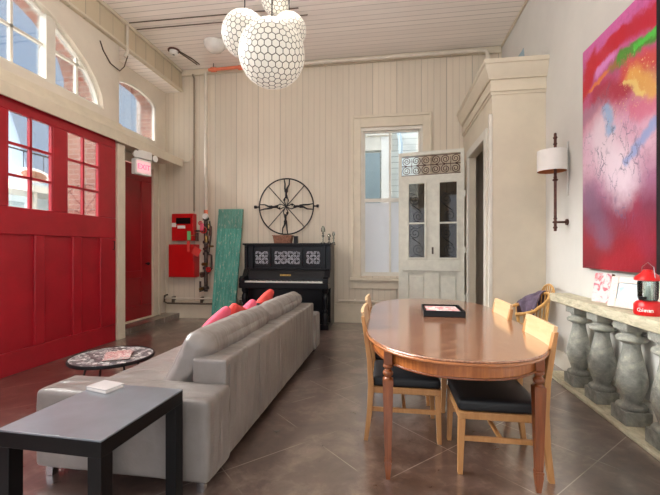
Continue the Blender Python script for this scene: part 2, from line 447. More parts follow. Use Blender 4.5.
def m_painting():
    """abstract canvas; object coords: x = 0 at the surface, y along the wall, z up (world metres)"""
    g = N('abstract canvas paint'); co = g.coord()
    wob = g.n('ShaderNodeTexNoise'); g.put(wob.inputs['Vector'], co); wob.inputs['Scale'].default_value = 3.6; wob.inputs['Detail'].default_value = 10; wob.inputs['Roughness'].default_value = .68
    off = g.vmath('MULTIPLY', g.vmath('SUBTRACT', wob.outputs[1], (.5, .5, .5)), (.0, .3, .3))
    p = g.vmath('ADD', co, off); s = g.sep(p); Y, Z = s[1], s[2]
    fib = g.noise(g.scale(co, (1, 5, 5)), 5, 7, .75, .4)
    bg = g.ramp(g.math('DIVIDE', g.math('SUBTRACT', g.sep(g.vmath('ADD', co, g.vmath('MULTIPLY', off, (.5, .5, .5))))[2], 1.17), 2.16),
        [(0, lin((118, 10, 30))), (.12, lin((140, 20, 40))), (.24, lin((124, 48, 76))), (.34, lin((172, 116, 148))), (.46, lin((226, 186, 206))),
         (.58, lin((226, 170, 200))), (.68, lin((198, 92, 122))), (.80, lin((196, 84, 140))), (1, lin((214, 104, 172)))])
    bg = g.mix(g.math('MULTIPLY', g.smooth(fib, .45, .7), .25), bg, lin((120, 30, 60)))
    def seg(y0, z0, y1, z1, r, soft=.6):
        # distance to a segment
        dy, dz = y1-y0, z1-z0; L2 = dy*dy+dz*dz
        py = g.math('SUBTRACT', Y, y0); pz = g.math('SUBTRACT', Z, z0)
        t = g.math('DIVIDE', g.math('ADD', g.math('MULTIPLY', py, dy), g.math('MULTIPLY', pz, dz)), L2, clamp=True)
        ey = g.math('SUBTRACT', py, g.math('MULTIPLY', t, dy)); ez = g.math('SUBTRACT', pz, g.math('MULTIPLY', t, dz))
        d = g.math('SQRT', g.math('ADD', g.math('MULTIPLY', ey, ey), g.math('MULTIPLY', ez, ez)))
        return g.smooth(d, r, r*(1-soft))
    def paint(c, mask, rgb, k=.9): return g.mix(g.math('MULTIPLY', mask, k), c, lin(rgb))
    c = bg
    c = paint(c, seg(4.0, 1.85, 3.75, 1.5, .24, .9), (112, 92, 118), .6)
    c = paint(c, seg(3.7, 1.2, 3.3, 1.3, .22, .9), (164, 18, 40), .7)
    c = paint(c, seg(3.15, 1.35, 3.3, 1.7, .16, .9), (150, 40, 70), .6)
    c = paint(c, seg(3.8, 2.4, 3.45, 1.95, .34, .9), (240, 224, 236), .85)
    c = paint(c, seg(3.7, 2.62, 3.62, 2.38, .08, .8), (156, 190, 228), .9)
    c = paint(c, seg(3.42, 2.08, 3.05, 2.28, .07, .8), (150, 170, 218), .9)
    c = paint(c, seg(3.3, 2.45, 3.08, 2.4, .13, .8), (222, 110, 140), .75)
    c = paint(c, seg(4.06, 2.62, 3.7, 2.72, .10, .8), (176, 130, 156), .8)
    c = paint(c, seg(3.85, 2.8, 3.4, 2.66, .15, .8), (178, 30, 56), .8)
    c = paint(c, seg(3.42, 2.82, 3.08, 2.74, .15, .8), (216, 78, 62), .85)
    c = paint(c, seg(3.32, 2.74, 3.08, 2.52, .13, .8), (236, 180, 92), .9)
    c = paint(c, seg(3.4, 2.72, 3.2, 2.56, .04, .7), (244, 216, 130), .8)
    c = paint(c, seg(4.05, 2.86, 3.45, 2.93, .04, .7), (226, 124, 60), .95)
    c = paint(c, seg(3.8, 3.0, 3.6, 3.04, .10, .7), (222, 140, 206), .85)
    c = paint(c, seg(4.08, 2.9, 3.92, 3.12, .15, .6), (196, 14, 40), .95)
    c = paint(c, seg(3.95, 3.12, 3.5, 3.12, .10, .6), (200, 18, 44), .95)
    c = paint(c, seg(3.5, 3.12, 3.05, 3.06, .11, .6), (196, 20, 46), .95)
    c = paint(c, seg(3.62, 2.9, 3.48, 2.96, .07, .8), (120, 110, 66), .7)
    c = paint(c, seg(3.5, 2.93, 3.07, 2.93, .07, .6), (74, 148, 48), .95)
    c = paint(c, seg(3.3, 2.93, 3.06, 2.95, .035, .6), (80, 200, 70), .95)
    # flecks and cracked lines
    sp = g.smooth(g.noise(co, 45, 3, .7), .6, .68)
    c = g.mix(g.math('MULTIPLY', g.math('MULTIPLY', sp, g.math('MAXIMUM', seg(3.35, 2.75, 3.08, 2.55, .25, .6), seg(3.6, 2.5, 3.3, 2.5, .15, .7))), .8), c, lin((242, 220, 160)))
    vo = g.n('ShaderNodeTexVoronoi', feature='DISTANCE_TO_EDGE'); g.put(vo.inputs['Vector'], g.scale(g.vmath('ADD', co, off), (1, 1.9, .75))); vo.inputs['Scale'].default_value = 8
    cr = g.smooth(vo.outputs['Distance'], .05, .015)
    cr = g.math('MULTIPLY', cr, seg(3.75, 2.45, 3.45, 1.9, .42, .5))
    cr = g.math('MULTIPLY', cr, g.smooth(g.noise(co, 5, 2), .4, .55))
    c = g.mix(g.math('MULTIPLY', cr, .7), c, lin((96, 84, 120)))
    return g.bsdf(c, .45, 0, g.bump(g.math('ADD', fib, cr), .3, .01))
M['paint'] = m_painting()
M['canvas_side'] = plain('dark canvas side', (26, 12, 20), .6, var=.1)

# ------------------------------------------------------------------ the room
BY, RX, CZ = 7.05, 1.97, 4.92
FY = -3.2      # wall behind the camera
struct(MB().bb(-4.1, RX, FY, BY, -.1, 0).build('floor', M['floor'], smooth=0), 'brown stained concrete floor scored in diagonal squares')
struct(MB().bb(-4.8, RX+.1, FY-.1, BY+.2, CZ, CZ+.1).build('ceiling', M['ceil'], smooth=0), 'pale boarded ceiling')
struct(MB().bb(-4.42, -4.1, 5.3, BY, -.1, .1).build('trim_1', M['floor'], smooth=0), 'raised concrete sill in front of the recessed door')

def strips(b, ya, yb, z0, z1, x0, x1, holes, n=20):
    """wall slab with openings; holes: (y0, y1, zlow, ztop function)"""
    cuts = {ya, yb}
    for h in holes:
        for i in range(n+1): 
            y = h[0]+(h[1]-h[0])*(.5-.5*math.cos(PI*i/n)) if callable(h[3]) else (h[0] if i == 0 else h[1])
            if ya <= y <= yb: cuts.add(round(y, 5))
    cs = sorted(cuts)
    for a, c in zip(cs, cs[1:]):
        m = (a+c)/2; hs = sorted([h for h in holes if h[0]-1e-4 < m < h[1]+1e-4], key=lambda h: h[2])
        lo = (z0, z0)
        for h in hs:
            if h[2] > lo[0]+1e-5: b.prism([(a, lo[0]), (c, lo[1]), (c, h[2]), (a, h[2])], 0, x0, x1)
            t = h[3]; lo = (t(a), t(c)) if callable(t) else (t, t)
        if min(lo) < z1-1e-5: b.prism([(a, lo[0]), (c, lo[1]), (c, z1), (a, z1)], 0, x0, x1)
    return b
def arch(y, c=2.05, a=2.94, b=1.2, z=3.4, k=0):
    t = max(0, 1-((y-c)/(a+k))**2); return z+(b+k)*math.sqrt(t)
def sarch(y, c=6.17, w=.57, z=4.08, r=.18):
    return z+r*math.sqrt(max(0, 1-((y-c)/(w+.001))**2))**1.2
DOORY = (-.85, 5.03)
# inside plaster layer and thick outer brick layer of the left wall
A0, A1 = 2.05-2.94, 2.05+2.94
b = MB(); strips(b, FY, 5.3, 0, CZ, -4.25, -4.1, [(DOORY[0], DOORY[1], 0, 3.0), (A0, A1, 3.4, arch)])
b.bb(-4.5, -4.1, 5.3-.12, 5.3, 0, CZ)
struct(b.build('wall_left', M['plaster'], smooth=0), 'cream plaster wall with arched window above the red sliding door')
b = MB(); strips(b, 5.3, BY+.2, .0, CZ, -4.5, -4.42, [(5.34, 6.6, .1, 2.9), (5.6, 6.74, 3.4, sarch)])
struct(b.build('wall_left_recess', M['plaster'], smooth=0), 'recessed cream plaster wall around the narrow red door')
b = MB(); strips(b, FY, 5.1, -.1, CZ, -4.75, -4.25, [(A0-.02, A1+.02, 0, lambda y: 3.4+1.32*max(0, 1-abs((y-2.05)/2.96)**3.2)**(1/3.2))])
struct(b.build('wall_left_brick', M['brick'], smooth=0), 'outer brick thickness of the left wall')
b = MB(); strips(b, 5.1, BY+.2, -.1, CZ, -4.75, -4.5, [(5.34, 6.6, .1, 2.9), (5.6, 6.74, 3.4, lambda y: sarch(y)+.06)])
struct(b.build('wall_left_brick_end', M['brick'], smooth=0), 'outer brick thickness around the small arched window')

# back wall with window opening
WX0, WX1, WZ0, WZ1 = -.495, .62, .87, 3.61
b = MB()
b.bb(-4.75, WX0, BY, BY+.15, 0, CZ).bb(WX1, RX+.1, BY, BY+.15, 0, CZ).bb(WX0, WX1, BY, BY+.15, 0, WZ0).bb(WX0, WX1, BY, BY+.15, WZ1, CZ)
struct(b.build('wall_back', M['wallboard'], smooth=0), 'cream vertical beadboard wall behind the piano')
struct(MB().bb(RX, RX+.1, FY, BY, 0, CZ).build('wall_right', M['plaster_right'], smooth=0), 'pale plaster wall behind the painting')
# wall behind the camera, unseen tall openings added for fill light
b = MB(); wins = [(-3.4, -1.9), (-1.3, .2), (.5, 1.6)]
xs = [-4.75]+[v for w in wins for v in w]+[RX+.1]
for i in range(0, len(xs), 2): b.bb(xs[i], xs[i+1], FY-.15, FY, 0, CZ)
for w in wins: b.bb(w[0], w[1], FY-.15, FY, 0, .9).bb(w[0], w[1], FY-.15, FY, 3.7, CZ)
struct(b.build('wall_front', M['plaster_right'], smooth=0), 'pale wall behind the camera with tall openings added for fill light')

# boarded band under the ceiling on the left, with white soffit over the recess
struct(MB().bb(-4.1, -4.06, FY, BY, 4.5, CZ).build('trim_2', M['band'], smooth=0), 'vertical boarded band under the ceiling')
struct(MB().bb(-4.42, -4.1, 5.3, BY, 4.5, CZ).build('trim_3', M['ceil'], smooth=0), 'boarded soffit over the recess')
b = MB().bb(-4.06, -4.03, FY, BY, 4.5, 4.535).bb(-4.06, -4.02, FY, BY, 4.86, 4.915)
struct(b.build('trim_4', M['cream'], bevel=.006), 'mouldings edging the boarded band')
# sliding door beam
b = MB().prism([(-4.1, 3.3), (-4.05, 3.28), (-4.04, 3.2), (-3.99, 3.19), (-3.98, 3.13), (-3.94, 3.11), (-3.94, 2.96), (-3.965, 2.96), (-3.965, 3.06), (-4.1, 3.06)], 1, FY, 5.3)
b.prism([(-4.415, 3.14), (-3.98, 3.13), (-3.94, 3.11), (-3.94, 2.96), (-3.965, 2.96), (-3.965, 3.04), (-4.415, 3.04)], 1, 5.3, 6.86)
struct(b.build('trim_5', M['cream'], bevel=.004), 'moulded cream beam over the sliding door')
# post beside the sliding door
struct(MB().bb(-4.1, -3.99, 5.14, 5.3, 0, 2.95).build('trim_6', M['cream'], bevel=.006), 'cream post beside the sliding door')

# baseboards and rails on the back wall
b = MB().bb(-4.4, 1.2, BY-.03, BY-.002, 0, .3).bb(-4.4, 1.2, BY-.055, BY-.002, .3, .35)
struct(b.build('baseboard_back', M['cream'], bevel=.006), 'deep cream baseboard along the back wall')
struct(MB().bb(RX-.025, RX-.001, FY, 5.14, 0, .2).build('baseboard_right', M['cream_w'], bevel=.006), 'pale baseboard of the right wall')
# seam between wall and ceiling
struct(MB().bb(-4.05, RX-.01, BY-.05, BY-.002, 4.8, 4.915).build('trim_7', M['cream'], bevel=.01), 'cornice strip at the top of the back wall')
struct(MB().bb(RX-.03, RX-.002, FY, BY-.06, 4.88, 4.915).build('trim_8', M['cream'], bevel=.006), 'cornice strip at the top of the right wall')

# --- window 1: the big arch
w = MB()
def rim(b, fn, y0, y1, zs, t, x0, x1, n=36):
    pts = []
    for i in range(n+1):
        y = y0+(y1-y0)*(.5-.5*math.cos(PI*i/n)); pts.append((y, fn(y)))
    cy = (y0+y1)/2
    for (a, c) in zip(pts, pts[1:]):
        def inn(p):
            dy, dz = cy-p[0], zs-p[1]; l = math.hypot(dy*.5, dz+.0001) or 1
            return (p[0]+dy*.5/l*t, p[1]+(dz)/l*t)
        b.prism([a, c, inn(c), inn(a)], 0, x0, x1)
rim(w, arch, A0+.001, A1-.001, 3.4, .045, -4.24, -4.16)
w.bb(-4.24, -4.13, A0, A1, 3.4, 3.44)
for y, ww in ((4.135, .13), (2.05, .13), (-.05, .13)): w.bb(-4.24, -4.13, y-ww/2, y+ww/2, 3.44, arch(y)-.01)
for y in (4.59, 3.68, 3.2, 2.65, 1.4, .8, .3): w.bb(-4.22, -4.18, y-.016, y+.016, 3.44, arch(y)-.01)
def zband(z, ):
    k = 2.94*math.sqrt(1-((z-3.4)/1.2)**2); return 2.05-k+.02, 2.05+k-.02
for z in (3.87, 4.3):
    a, c = zband(z); w.bb(-4.22, -4.18, a, c, z-.016, z+.016)
win1 = struct(w.build('window_1', M['cream_w'], smooth=0), 'large arched window above the red sliding door')
g_ = MB(); ys = [A0+.02+(A1-A0-.04)*i/40 for i in range(41)]
for a, c in zip(ys, ys[1:]): g_.prism([(a, 3.42), (c, 3.42), (c, max(3.43, arch(c)-.02)), (a, max(3.43, arch(a)-.02))], 0, -4.203, -4.197)
g_.build('pane', M['glass'], win1, smooth=0)
# --- window 2: small arch in the recess
w = MB(); rim(w, sarch, 5.6, 6.74, 4.0, .03, -4.49, -4.43, 16)
w.bb(-4.49, -4.43, 5.6, 6.74, 3.4, 3.44).bb(-4.49, -4.43, 6.705, 6.739, 3.44, 4.1).bb(-4.49, -4.43, 5.601, 5.64, 3.44, 4.1)
win2 = struct(w.build('window_2', M['cream_w'], smooth=0), 'small arched window in the recess')
g_ = MB(); ys = [5.63+(6.71-5.63)*i/12 for i in range(13)]
for a, c in zip(ys, ys[1:]): g_.prism([(a, 3.42), (c, 3.42), (c, sarch(c)-.01), (a, sarch(a)-.01)], 0, -4.463, -4.457)
g_.build('pane', M['glass'], win2, smooth=0)
# --- window 3: tall sash window in the back wall
b = MB()
b.bb(WX0-.16, WX0-.0, BY-.035, BY, .64, WZ1+.19).bb(WX1, WX1+.14, BY-.035, BY, .64, WZ1+.19).bb(WX0-.001, WX1+.001, BY-.034, BY, WZ1, WZ1+.19)
b.bb(WX0-.18, WX0-.13, BY-.055, BY, .64, WZ1+.22).bb(WX1+.11, WX1+.155, BY-.055, BY, .64, WZ1+.22).bb(WX0-.13, WX1+.11, BY-.055, BY, WZ1+.17, WZ1+.22)
b.bb(WX0-.2, WX1+.18, BY-.11, BY, .79, .84).bb(WX0-.18, WX1+.16, BY-.04, BY, .64, .79)
casing = struct(b.build('window_3', M['cream'], bevel=.006), 'tall sash window with cream casing behind the grille door')
b = MB()
x0, x1 = WX0, WX1
b.bb(x0, x0+.035, BY+.002, BY+.11, WZ0, WZ1).bb(x1-.035, x1, BY+.002, BY+.11, WZ0, WZ1).bb(x0+.035, x1-.035, BY+.002, BY+.11, WZ1-.06, WZ1).bb(x0+.035, x1-.035, BY+.002, BY+.11, WZ0, WZ0+.03)
mx = .035
for zz0, zz1, yy in ((.9, 2.265, .03), (2.265, WZ1-.06, .055)):
    a, c = x0+.035, x1-.035
    b.bb(a, a+.04, BY+yy, BY+yy+.035, zz0, zz1).bb(c-.04, c, BY+yy, BY+yy+.035, zz0, zz1)
    for u, v in ((a+.04, mx-.02), (mx+.02, c-.04)):
        b.bb(u, v, BY+yy, BY+yy+.035, zz0, zz0+.04).bb(u, v, BY+yy, BY+yy+.035, zz1-.03, zz1)
    b.bb(mx-.02, mx+.02, BY+yy, BY+yy+.035, zz0, zz1)
b.build('sash', M['cream_w'], casing)
MB().bb(x0+.05, x1-.05, BY+.07, BY+.074, 2.33, WZ1-.09).build('pane', M['glass'], casing, smooth=0)
MB().bb(x0+.05, x1-.05, BY+.045, BY+.05, .94, 2.22).build('pane', M['frost'], casing, smooth=0, label='frosted lower pane')

# --- door 1: big red sliding door
dx0, dx1 = -4.06, -4.005
D0, D1 = 2.62, 5.11
b = MB()
winY = [(2.72, 3.28), (3.48, 4.04), (4.24, 4.79)]; ZW0, ZW1 = 1.82, 2.85
panY = [(2.72, 3.2), (3.33, 3.80), (3.93, 4.335), (4.478, 4.812)]
b.bb(dx0, dx1, D0, D1, .001, .25).bb(dx0, dx1, D0, D1, 1.52, ZW0).bb(dx0, dx1, D0, D1, ZW1, 3.03)
e = [D0]+[v for p in winY for v in p]+[D1]
for i in range(0, len(e), 2): b.bb(dx0, dx1, e[i], e[i+1], ZW0, ZW1)
e = [D0]+[v for p in panY for v in p]+[D1]
for i in range(0, len(e), 2): b.bb(dx0, dx1, e[i], e[i+1], .25, 1.52)
door1 = struct(b.build('door_1', M['red_door'], bevel=.008), 'big red sliding door with glazed panes')
for p in panY:
    MB().bb(dx0+.01, dx1-.03, p[0]-.005, p[1]+.005, .245, 1.525).build('panel', M['red_door'], door1)
for p in winY:
    b = MB(); ym = (p[0]+p[1])/2
    b.bb(dx0+.01, dx1-.008, ym-.014, ym+.014, ZW0, ZW1)
    for k in (1, 2): z = ZW0+(ZW1-ZW0)*k/3; b.bb(dx0+.01, dx1-.008, p[0], p[1], z-.014, z+.014)
    b.bb(dx0+.01, dx1-.004, p[0], p[0]+.018, ZW0, ZW1).bb(dx0+.01, dx1-.004, p[1]-.018, p[1], ZW0, ZW1)
    s_ = b.build('sash_bars', M['red_door'], door1, bevel=.003)
    MB().bb(-4.036, -4.032, p[0], p[1], ZW0, ZW1).build('pane', M['glass'], s_, smooth=0)
MB().tube([(-4.005, 5.05, 1.36), (-3.975, 5.05, 1.36), (-3.975, 5.05, 1.48), (-4.005, 5.05, 1.48)], .007).build('handle', M['iron'], door1)
# second sliding leaf further left
b = MB().bb(dx0, dx1, -.95, 2.60, .001, .25).bb(dx0, dx1, -.95, 2.6, 1.52, 3.03).bb(dx0, dx1-.025, -.95, 2.6, .25, 1.52)
struct(b.build('door_4', M['red_door'], bevel=.008), 'second red sliding leaf beside the glazed one')

# --- door 2: narrow red door in the recess
b = MB().bb(-4.47, -4.42, 5.36, 6.6, .115, .35).bb(-4.47, -4.42, 5.36, 6.6, 2.6, 2.86).bb(-4.47, -4.42, 5.36, 5.6, .35, 2.6).bb(-4.47, -4.42, 6.3, 6.6, .35, 2.6)
b.bb(-4.47, -4.42, 5.6, 6.3, .85, .98)
door2 = struct(b.build('door_2', M['red_dark'], bevel=.006), 'narrow dark red door under the exit sign')
MB().bb(-4.46, -4.435, 5.6, 6.3, .35, .85).build('panel', M['red_dark'], door2)
MB().bb(-4.46, -4.435, 5.6, 6.3, .98, 2.6).build('panel', M['red_dark'], door2)
MB().lathe([(.012, 0), (.012, .03), (.028, .04), (.03, .06), (.018, .075), (0, .077)], (-4.42, 6.42, 1.1), axis=0).build('handle', M['iron'], door2)
b = MB().bb(-4.42, -4.375, 6.6, 6.74, .1, 3.0).bb(-4.42, -4.36, 6.74, 6.80, .1, 3.0).bb(-4.42, -4.38, 5.32, 6.6, 2.87, 3.0)
b.bb(-4.42, -4.36, 5.32, 6.6, .1, .125)
struct(b.build('trim_9', M['cream'], bevel=.006), 'cream frame around the narrow red door')

# --- closet box in the right corner
CX, CYF, CZT = 1.32, 5.15, 3.72
b = MB()
OY0, OY1, OZ = 5.46, 6.50, 2.86
b.bb(CX, CX+.1, CYF, OY0, 0, CZT).bb(CX, CX+.1, OY1, BY-.06, 0, CZT).bb(CX, CX+.1, OY0, OY1, OZ, CZT)
b.bb(CX+.1, RX-.002, CYF, CYF+.1, 0, CZT).bb(CX+.1, RX-.03, CYF+.1, BY-.06, CZT-.05, CZT)
struct(b.build('wall_closet', M['closet'], smooth=0), 'cream boxed closet in the corner with open doorway')
def molding(b, prof):
    """prof: (out, z) steps around the front and left faces"""
    for (o, z0, z1) in prof:
        b.bb(CX-o, CX, CYF-o, BY-.06, z0, z1); b.bb(CX, RX-.002, CYF-o, CYF, z0, z1)
b = MB(); molding(b, [(.012, 3.34, 3.38), (.03, 3.38, 3.40), (.02, 3.40, 3.53), (.045, 3.53, 3.552)])
P_ = [(0, 3.55), (.05, 3.55), (.065, 3.59), (.09, 3.65), (.1, 3.70), (.115, 3.71), (.115, 3.76), (0, 3.76)]
b.prism([(CX-o, z) for o, z in P_], 1, CYF-.0, BY-.06)
# mitred front cornice
bm = b.b
L_ = [bm.verts.new((CX-o, CYF-o, z)) for o, z in P_]; R_ = [bm.verts.new((RX-.002, CYF-o, z)) for o, z in P_]; K_ = [bm.verts.new((CX-o, CYF, z)) for o, z in P_]
for i in range(len(P_)-1):
    bm.faces.new((L_[i], R_[i], R_[i+1], L_[i+1])); bm.faces.new((K_[i], L_[i], L_[i+1], K_[i+1]))
bm.faces.new(R_)
b.bb(CX-.11, RX-.03, CYF-.11, BY-.06, 3.745, 3.76)
struct(b.build('trim_10', M['closet'], smooth=20), 'stepped cornice around the closet top')
b = MB()
b.bb(CX-.03, CX, OY0-.13, OY0, 0, OZ+.12).bb(CX-.03, CX, OY1, OY1+.1, 0, OZ+.12).bb(CX-.03, CX, OY0, OY1, OZ, OZ+.12)
b.bb(CX-.035, CX+.008, CYF-.01, CYF+.05, 0, 3.1)
struct(b.build('trim_11', M['cream_w'], bevel=.005), 'pale casing of the closet doorway')
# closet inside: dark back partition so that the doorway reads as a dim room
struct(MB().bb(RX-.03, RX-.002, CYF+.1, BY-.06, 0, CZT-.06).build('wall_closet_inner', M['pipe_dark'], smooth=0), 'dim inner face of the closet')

# --- door 3: tall open door with iron grille
HX, HY = 1.27, 6.66
DW = 1.10; ang = math.atan2(6.86-6.64, .17-1.31)
door3 = bpy.data.objects.new('door_3', None); COL.objects.link(door3); door3['kind'] = 'structure'
door3['label'] = 'tall pale open door with iron scroll grille and glass panes'
door3.location = (HX, HY, 0); door3.rotation_euler = (0, 0, ang)
# local x runs away from hinge, y thickness; camera sees the +y side (rotated about 170 deg)
dt = .022
zb = [0.03, 1.08, 1.20, 2.40, 2.53, 3.0]
b = MB(); S = .12
for u, v in ((.03, .2), (.95, 1.2), (2.52, 2.65), (3.0, 3.06)): b.bb(0, DW, -dt, dt, u, v)
b.bb(0, S*.5, -dt, dt, 2.65, 3.0).bb(DW-S*.45, DW, -dt, dt, 2.65, 3.0)
lites = [(.11, .41), (.64, .93)]
e = [0, .11, .41, .64, .93, DW]
for i in range(0, 6, 2): b.bb(e[i], e[i+1], -dt, dt, 1.2, 2.52); b.bb(e[i], e[i+1], -dt, dt, .2, .95)
b.build('frame', M['door_cream'], door3)
for (a, c) in lites:
    f = MB().bb(a-.02, a+.012, dt-.01, dt+.018, 1.19, 2.53).bb(c-.012, c+.02, dt-.01, dt+.018, 1.19, 2.53).bb(a+.012, c-.012, dt-.01, dt+.017, 2.505, 2.53).bb(a, c, dt-.01, dt+.017, 1.19, 1.22).bb(a, c, dt-.01, dt+.014, 1.80, 1.83)
    fr = f.build('lite_frame', M['door_cream'], door3, bevel=.003)
    MB().bb(a, c, -.004, 0, 1.2, 2.52).build('pane', M['glass_dark'], fr, smooth=0)
    MB().bb(a-.02, c+.02, -dt+.004, dt-.03, .2, .95).build('panel', M['door_cream'], door3)
    MB().bb(a+.03, c-.03, dt-.032, dt-.008, .26, .89).build('panel_field', M['door_cream'], door3, bevel=.006)
MB().bb(.07, DW-.07, dt, dt+.03, .99, 1.17).build('rail_plate', M['door_cream'], door3, bevel=.004)
def spiral(cx, cz, r, turns, dirn, a0, y=0, n=26):
    return [(cx+r*(1-.82*i/n)*math.cos(a0+dirn*2*PI*turns*i/n), y, cz+r*(1-.82*i/n)*math.sin(a0+dirn*2*PI*turns*i/n)) for i in range(n+1)]
b = MB(); z0, z1 = 2.66, 2.99; zm = (z0+z1)/2
for i in range(6):
    cx = .06+.98*(i+.5)/6; d_ = 1 if i % 2 else -1
    for sz in (1, -1):
        b.tube(spiral(cx, zm+sz*.083, .078, 1.9, sz*d_, PI/2*(-sz)), .0065, 5)
        if i % 2 == 0: b.tube([(cx+.078, 0, zm+sz*.12), (cx+.075, 0, zm+sz*.05), (cx+.082, 0, zm)], .005, 5)
b.tube([(.05, 0, zm), (DW-.05, 0, zm)], .007, 5).tube([(.055, 0, 2.66), (DW-.05, 0, 2.66)], .007, 5).tube([(.055, 0, 2.985), (DW-.05, 0, 2.985)], .007, 5)
b.build('grille', M['rust'], door3)
for (a, c) in lites:
    b = MB(); cx = (a+c)/2
    for k in range(2):
        zc = 1.5+.58*k
        for sz in (1, -1):
            b.tube(spiral(cx+sz*.03, zc+sz*.14, .1, 1.7, -sz, PI/2*sz, .008), .007, 5)
            b.tube([(cx-.1, .008, zc+sz*.27), (cx, .008, zc+sz*.22), (cx+.1, .008, zc+sz*.27)], .006, 5)
        b.tube([(cx+.08, .008, zc+.06), (cx, .008, zc), (cx-.08, .008, zc-.06)], .007, 5)
    b.build('scroll_bars', M['iron'], door3)
MB().bb(.5, .53, dt, dt+.012, 1.28, 1.40).bb(.505, .525, dt+.01, dt+.03, 1.32, 1.36).build('lock', M['pipe_dark'], door3, bevel=.003)
for z in (.5, 1.3, 2.25): MB().bb(-.02, .012, dt-.01, dt+.006, z, z+.1).build('hinge', M['door_cream'], door3)

# small blue-grey wedge left lying on the closet
tag(MB().prism([(-.07, 0), (.07, 0), (.05, .2)], 1, 0, .03).build('ornament', M['blue_grey'], loc=(1.68, 5.22, 3.762), bevel=.004),
    'small blue-grey pointed ornament standing on top of the closet', 'ornament')

# ------------------------------------------------------------------ outside
struct(MB().bb(-30, -4.75, -12, 22, -.15, -.02).build('ground_street', M['street'], smooth=0), 'grey street outside')
struct(MB().bb(-4.75, 8, 7.25, 22, -.15, -.02).build('ground_yard', M['street'], smooth=0), 'yard behind the back wall')
hb = thing('neighbour_house', 'pale blue house across the street seen through the left panes of the red door', 'house', (-11.6, 9.5, -.02))
b = MB().bb(-.8, 0, -5, 4.5, 0, 3.6); b.build('wall', M['facade'], hb)
MB().bb(-.8, 1.2, -5.2, 4.7, 3.1, 3.3).build('porch_roof', M['cream_w'], hb)
for i, y in enumerate((-4.6, -2.9, -1.2, .5, 2.2, 3.9)):
    MB().bb(.95, 1.08, y-.06, y+.06, 0, 3.1).build('porch_post', M['cream_w'], hb)
b = MB()
for i in range(60): b.bb(.99, 1.03, -4.6+i*.145-.015, -4.6+i*.145+.015, .9, 1.75)
b.bb(.97, 1.06, -4.6, 4.1, 1.72, 1.8).bb(.97, 1.06, -4.6, 4.1, .86, .92)
b.build('porch_railing', M['white'], hb)
MB().bb(0, .03, -1.45, -.35, .9, 3.0).build('door', M['crimson'], hb)
MB().bb(0, .04, .2, 1.1, 1.5, 2.9).build('window', M['blue_grey'], hb)
MB().bb(-.8, 1.1, -5, 4.5, 0, .86).build('porch_floor', M['cream_w'], hb)
sg = thing('oval_sign', 'white oval hanging sign in front of the pale blue house', 'sign', (-8.0, 7.55, 3.05))
b = MB(); n = 28; b.prism([(.42*math.cos(2*PI*i/n), .16*math.sin(2*PI*i/n)) for i in range(n)], 0, 0, .03); b.build('board', M['paper'], sg)
b = MB(); b.prism([(.33*math.cos(2*PI*i/n), .10*math.sin(2*PI*i/n)) for i in range(n)], 0, .03, .034); b.build('face', M['basket'], sg)
MB().tube([(.015, -.25, .12), (.015, -.25, .5)], .008).tube([(.015, .25, .12), (.015, .25, .5)], .008).tube([(.015, -1.9, .5), (.015, .7, .5)], .02).build('bracket', M['iron'], sg)
MB().tube([(.015, -1.9, -3.07), (.015, -1.9, .56)], .04).build('post', M['iron'], sg)
struct(MB().bb(-5.2, -4.75, 7.25, 14, -.1, 9).build('wall_outside_sun_block', M['siding'], smooth=0), 'unseen wall added to keep the sun off the yard')  # added out of view to block sun from the clapboard house
# siding house beyond the back window
bh = thing('clapboard_house', 'white clapboard house with grey shutter seen through the tall back window', 'house', (0, 9.3, -.02))
MB().bb(-2.5, 4, 0, .3, 0, 7).build('wall', M['siding'], bh)
MB().bb(-.66, -.19, -.05, 0, 2.0, 3.72).build('shutter', M['blue_grey'], bh)
MB().bb(-.16, .08, -.06, 0, 0, 4.1).build('corner_board', M['white'], bh)
MB().bb(-.9, .1, -.09, 0, 4.13, 4.22).bb(-.9, .1, -.05, 0, 3.78, 4.13).build('window_head', M['cream_w'], bh)
MB().tube([(.13, -.1, 4.3), (.26, -.12, 4.15), (.3, -.12, 3.9), (.3, -.12, 0)], .045).build('downspout', M['facade'], bh)
MB().bb(.72, .86, -.06, 0, 0, 6).build('corner_board', M['white'], bh)

# ------------------------------------------------------------------ side table
t = thing('side_table', 'low black lacquered side table standing in front of the sofa arm', 'table', (-1.347, 1.622, 0), math.radians(-2.2))
W, D, H_ = .50, .562, .605
MB().bb(-W/2, W/2, -D/2, D/2, H_-.008, H_).build('tabletop', M['glare_top'], t, bevel=.002)
MB().bb(-W/2, W/2, -D/2, D/2, H_-.072, H_-.008).build('apron', M['black_lac'], t, bevel=.002)
for sx in (-1, 1):
    for sy in (-1, 1):
        x, y = sx*(W/2-.031), sy*(D/2-.031); MB().bb(x-.031, x+.031, y-.031, y+.031, 0, H_-.072).build('leg', M['black_lac'], t, bevel=.002)
bk = thing('book', 'closed pale grey book lying on the black side table', 'book', (-1.50, 1.835, .6055), math.radians(-14))
MB().bb(-.072, .072, -.052, .052, .004, .016).build('pages', M['paper'], bk)
MB().bb(-.075, .075, -.055, .055, .016, .021).bb(-.075, .075, -.055, .055, 0, .004).bb(-.077, -.072, -.055, .055, 0, .021).build('cover', M['bookcover'], bk, bevel=.001)

# ------------------------------------------------------------------ sofa
sf = thing('sofa', 'long grey leather sofa with chrome feet seen from behind', 'sofa', (-.955, 1.93, 0), math.radians(-.9))
